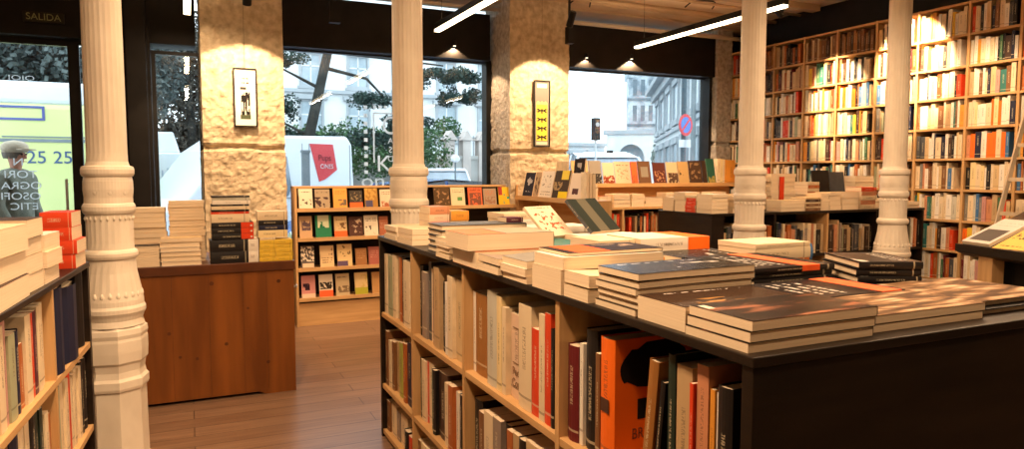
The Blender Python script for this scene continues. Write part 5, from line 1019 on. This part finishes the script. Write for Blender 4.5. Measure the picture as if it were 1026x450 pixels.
# lamps, signs, bollards
def post(label, x, y, parts_, cat='post', name='street_post'):
    t = thing(name, label, cat, (x, y, -.02))
    for nm, mb, m in parts_: mb.build(nm, m, t)
    return t
post('grey square-capped bollard post in front of the white van', 1.78, 11.9, [('pole', MB().box((-.06, -.06, 0), (.06, .06, 1.86)), GREYM), ('cap', MB().box((-.07, -.07, 1.86), (.07, .07, 1.90)), GREYM)])
post('slim lamp with pale mushroom globe beside the white parked car', 4.75, 12.9, [('pole', MB().tube((0, 0, 0), (0, 0, 1.76), .018), GREYM), ('globe', MB().lathe([(1.74, .04), (1.77, .085), (1.82, .09), (1.87, .06), (1.89, .01)], 18), VINYL)], 'lamp', 'street_lamp')
post('thin pole with pale top left of the white parked car', 4.15, 14.9, [('pole', MB().tube((0, 0, 0), (0, 0, 1.75), .035), GREYM), ('cap', MB().lathe([(1.75, .06), (1.84, .05)], 12), VINYL)])
sp = thing('traffic_sign', 'no-parking sign, blue disc with red rim, on a dark pole', 'sign', (8.35, 10.5, 0))
MB().tube((0, .03, 0), (0, .03, 3.35), .045, seg=10).build('pole', noisy('dark_pole', (.05,.08,.10), (.08,.11,.13), (2,2,2), .5), sp)
Ms = Matrix.Translation((0, -.02, 2.39)) @ Matrix.Rotation(R(15), 4, 'Z') @ Matrix.Rotation(R(90), 4, 'X')
MB().lathe([(0, .20), (.01, .20)], 36, M=Ms).build('red_rim', noisy('sign_red', (.50,.04,.05), (.55,.05,.06), (2,2,2), .4), sp)
MB().lathe([(.0102, .145), (.013, .145)], 36, M=Ms).build('blue_disc', noisy('sign_blue', (.06,.14,.42), (.08,.17,.48), (2,2,2), .4), sp)
MB().box((-.19, -.022, .0132), (.19, .022, .0145), M=Ms @ Matrix.Rotation(R(45), 4, 'Z')).build('red_bar', noisy('sign_red_b', (.50,.04,.05), (.55,.05,.06), (2,2,2), .4), sp)
MB().box((-.13, -.02, 1.98), (.13, 0, 2.12)).build('lower_plate', VINYL, sp)
tl = post('small black traffic light against the bright sky', 6.75, 11.0, [('pole', MB().tube((0, 0, 0), (0, 0, 2.2), .02), noisy('pale_pole', (.55,.58,.6), (.6,.63,.65), (2,2,2), .5)), ('head', MB().box((-.06, -.06, 2.12), (.06, .06, 2.52)), RUB), ('lens', MB().lathe([(0, .04), (.01, .04)], 12, M=Matrix.Translation((0, -.06, 2.4)) @ Matrix.Rotation(R(90), 4, 'X')), VINYL)], 'traffic light', 'traffic_light')
tl2 = post('dark pedestrian light beside the white car at the arch', 9.75, 15.2, [('pole', MB().tube((0, 0, 0), (0, 0, 2.0), .02), GREYM), ('head', MB().box((-.06, -.06, 1.75), (.06, .06, 2.1)), RUB)], 'traffic light', 'traffic_light')
# church tower, arch and the receding right facade
tw = thing('church_tower', 'hazy grey church tower with pinnacles beyond the street, right window', 'building', (29.9, 42.5, 0), R(-30))
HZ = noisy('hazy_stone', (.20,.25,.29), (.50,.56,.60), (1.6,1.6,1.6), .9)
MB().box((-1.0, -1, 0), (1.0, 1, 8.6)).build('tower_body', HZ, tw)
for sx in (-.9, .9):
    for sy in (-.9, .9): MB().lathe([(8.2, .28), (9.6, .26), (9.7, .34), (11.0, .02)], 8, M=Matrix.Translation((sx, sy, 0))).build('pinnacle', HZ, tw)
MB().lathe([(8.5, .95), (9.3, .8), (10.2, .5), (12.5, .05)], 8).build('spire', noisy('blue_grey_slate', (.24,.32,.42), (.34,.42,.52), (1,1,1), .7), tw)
for z in (3.2, 5.2, 7.0):
    f = MB()
    for x in (-.55, 0, .55): f.box((x - .14, -1.03, z), (x + .14, -.99, z + 1.1))
    f.box((-1.1, -1.1, z - .35), (1.1, -.98, z - .2)); f.build('belfry_opening', noisy('shadowed_opening_%d' % z, (.10,.14,.17), (.18,.22,.25), (1,1,1), .8), tw)
ar = thing('stone_arch', 'pale stone arched gateway below the church tower', 'gateway', (18.6, 27.2, -.1), R(-30))
pts = [(-1.1, 0), (-1.1, 3.4), (1.1, 3.4), (1.1, 0), (.62, 0), (.62, 2.2)] + [(.62 * math.cos(a), 2.2 + .75 * math.sin(a)) for a in [math.pi * k / 12 for k in range(1, 12)]] + [(-.62, 2.2), (-.62, 0)]
MB().prism(pts, 0, .5, 1).build('arch_wall', FAC, ar); MB().box((-.62, .5, 0), (.62, .55, 3.0)).build('dark_opening', PANE, ar); MB().box((-1.25, -.1, 3.4), (1.25, .6, 3.6)).build('cornice', FACD, ar)
rf = thing('street_building', 'tall pale building receding down the street, right window', 'building', (9.42, 11.2, -.1), 0)
# its long face looks left (towards -X) and runs away from the shop
Lr = 12.4; dirx = .62
Mr = Matrix.Rotation(-math.atan(dirx), 4, 'Z')
MB().box((0, 0, 0), (4, Lr, 4.45), M=Mr).build('wall', FAC, rf)
MB().box((-.40, -.1, 4.45), (4, Lr, 4.62), M=Mr).box((-.2, -.1, 4.2), (0, Lr, 4.45), M=Mr).build('cornice', FACD, rf); MB().box((-.08, -.05, 2.75), (0, Lr, 2.85), M=Mr).build('string_course', FACD, rf)
for k in range(6):
    y = .7 + k * 2.0
    for z0, hh in ((.7, 1.7), (3.05, .95)):
        f = MB().box((-.10, y - .18, z0 - .15), (0, y + 1.18, z0), M=Mr).box((-.10, y - .18, z0 + hh), (0, y + 1.18, z0 + hh + .18), M=Mr).box((-.07, y - .12, z0), (0, y, z0 + hh), M=Mr).box((-.07, y + 1, z0), (0, y + 1.12, z0 + hh), M=Mr)
        fo = f.build('window', FACD, rf); MB().box((-.03, y, z0), (-.01, y + 1, z0 + hh), M=Mr).build('pane', PANE, fo)
MB().tube((-.06, .3, 0), (-.06, .3, 4.3), .05).build('downpipe', GREYM, rf)
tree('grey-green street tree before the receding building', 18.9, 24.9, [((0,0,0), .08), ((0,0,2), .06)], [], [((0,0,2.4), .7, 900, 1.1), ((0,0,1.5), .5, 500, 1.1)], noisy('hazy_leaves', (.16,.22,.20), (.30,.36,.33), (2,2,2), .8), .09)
facade('town_building', 'hazy low pale building left of the arch in the right window', 17.6, 19.9, 31.5, 3.1, [(.6, 1.3, .5, 1.2), (1.6, 1.3, .5, 1.2)], (3.0,), 2)

# ------------------------------------------------------------------ the passer-by outside the door
def skin(name, pts, edges, mat, parent, lvl=2):
    me = bpy.data.meshes.new(name); me.from_pydata([p[0] for p in pts], edges, []); me.materials.append(mat)
    o = bpy.data.objects.new(name, me); C.objects.link(o); o.parent = parent
    m = o.modifiers.new('skin', 'SKIN'); m.use_smooth_shade = True
    for i, p in enumerate(pts): me.skin_vertices[0].data[i].radius = (p[1], p[2] if len(p) > 2 else p[1])
    me.skin_vertices[0].data[0].use_root = True
    s = o.modifiers.new('sub', 'SUBSURF'); s.levels = s.render_levels = lvl; return o
pe = thing('person', 'person in a beige flat cap and grey-green coat walking past the door glass', 'person', (-1.66, 9.1, .02), R(65))
SKIN = noisy('skin_tone', (.55,.26,.18), (.62,.31,.22), (9,9,9), .5); COAT = noisy('grey_green_coat', (.13,.14,.11), (.20,.21,.17), (12,12,12), .9); TROU = noisy('dark_trousers', (.04,.045,.06), (.06,.065,.08), (9,9,9), .9)
# local -Y is the way the person faces
skin('body', [((0,0,1.0),.10,.08), ((0,.0,1.22),.10,.08), ((0,.01,1.40),.10,.08), ((0,0,1.50),.055,.055), ((0,-.01,1.56),.055,.055), ((0,-.015,1.66),.085,.10), ((0,-.01,1.745),.07,.085), ((-.2,.0,1.42),.04), ((-.27,.02,1.15),.036), ((-.25,-.10,.92),.034), ((-.24,-.14,.84),.036), ((.2,.0,1.42),.04), ((.27,.02,1.15),.036), ((.25,-.10,.92),.034), ((.24,-.14,.84),.036), ((-.1,0,.92),.10), ((-.11,-.06,.50),.07), ((-.11,.05,.10),.045), ((-.11,-.10,.045),.04), ((.1,0,.92),.10), ((.11,.0,.50),.07), ((.11,.16,.12),.045), ((.11,.04,.05),.04)],
 [(0,1),(1,2),(2,3),(3,4),(4,5),(5,6),(2,7),(7,8),(8,9),(9,10),(2,11),(11,12),(12,13),(13,14),(0,15),(15,16),(16,17),(17,18),(0,19),(19,20),(20,21),(21,22)], SKIN, pe)
skin('coat', [((0,0,1.0),.19,.15), ((0,.0,1.22),.19,.15), ((0,.01,1.41),.21,.15), ((0,.005,1.56),.115,.11), ((-.2,.0,1.42),.085), ((-.275,.02,1.15),.07), ((-.25,-.09,.95),.055), ((.2,.0,1.42),.085), ((.275,.02,1.15),.07), ((.25,-.09,.95),.055), ((0,0,.72),.20,.16)], [(0,1),(1,2),(2,3),(2,4),(4,5),(5,6),(2,7),(7,8),(8,9),(0,10)], COAT, pe)
skin('trousers', [((0,0,.88),.12,.11), ((-.1,0,.80),.11), ((-.11,-.06,.48),.085), ((-.11,.05,.12),.065), ((.1,0,.80),.11), ((.11,.0,.48),.085), ((.11,.16,.14),.065)], [(0,1),(1,2),(2,3),(0,4),(4,5),(5,6)], TROU, pe)
for sx in (-1, 1):
    hnd = []; ed = []
    b0 = Vector((sx * .24, -.15, .84)); hnd.append((tuple(b0 + Vector((0, 0, .0))), .030, .02)); hnd.append((tuple(b0 + Vector((0, -.01, -.07))), .034, .016)); ed.append((0, 1))
    for k in range(4):
        a = b0 + Vector((0, -.035 + .020 * k, -.085)); ln = (.034, .040, .037, .028)[k]; n0 = len(hnd)
        hnd += [(tuple(a), .009), (tuple(a + Vector((0, -.004, -ln))), .0085), (tuple(a + Vector((-sx * .012, -.006, -ln * 1.8))), .0075)]; ed += [(1, n0), (n0, n0 + 1), (n0 + 1, n0 + 2)]
    n0 = len(hnd); hnd += [(tuple(b0 + Vector((0, -.045, -.035))), .010), (tuple(b0 + Vector((-sx * .008, -.06, -.065))), .009)]; ed += [(0, n0), (n0, n0 + 1)]
    skin('hand', hnd, ed, SKIN, pe, 1)
MB().lathe([(-.02, .012), (0, .016), (.03, .008)], 8, M=Matrix.Translation((0, -.115, 1.655))).build('nose', SKIN, pe, smooth=True)
for sx in (-1, 1):
    MB().lathe([(-.012, .001), (-.006, .011), (.006, .011), (.012, .001)], 10, M=Matrix.Translation((sx * .034, -.100, 1.685))).build('eye', RUB, pe, smooth=True)
    MB().lathe([(-.03, .006), (0, .018), (.03, .01)], 8, M=Matrix.Translation((sx * .088, 0, 1.665)) @ Matrix.Diagonal((.5, 1, 1, 1))).build('ear', SKIN, pe, smooth=True)
MB().box((-.028, -.112, 1.603), (.028, -.098, 1.611)).build('mouth', noisy('lips', (.35,.10,.08), (.4,.12,.1), (9,9,9), .5), pe)
CAP = noisy('beige_cap', (.50,.42,.32), (.58,.50,.38), (30,30,30), .9)
MB().lathe([(-.02, .115), (.02, .128), (.06, .122), (.095, .085), (.11, .01)], 24, M=Matrix.Translation((0, -.005, 1.725))).prism([(-.10, -.09), (-.07, -.19), (0, -.215), (.07, -.19), (.10, -.09)], 1.728, 1.742, 2).build('flat_cap', CAP, pe, smooth=True)
MB().lathe([(-.06, .092), (-.02, .104), (.03, .106)], 20, M=Matrix.Translation((0, .012, 1.70))).build('hair', noisy('grey_hair', (.16,.14,.12), (.24,.21,.18), (40,40,40), .9), pe, smooth=True)
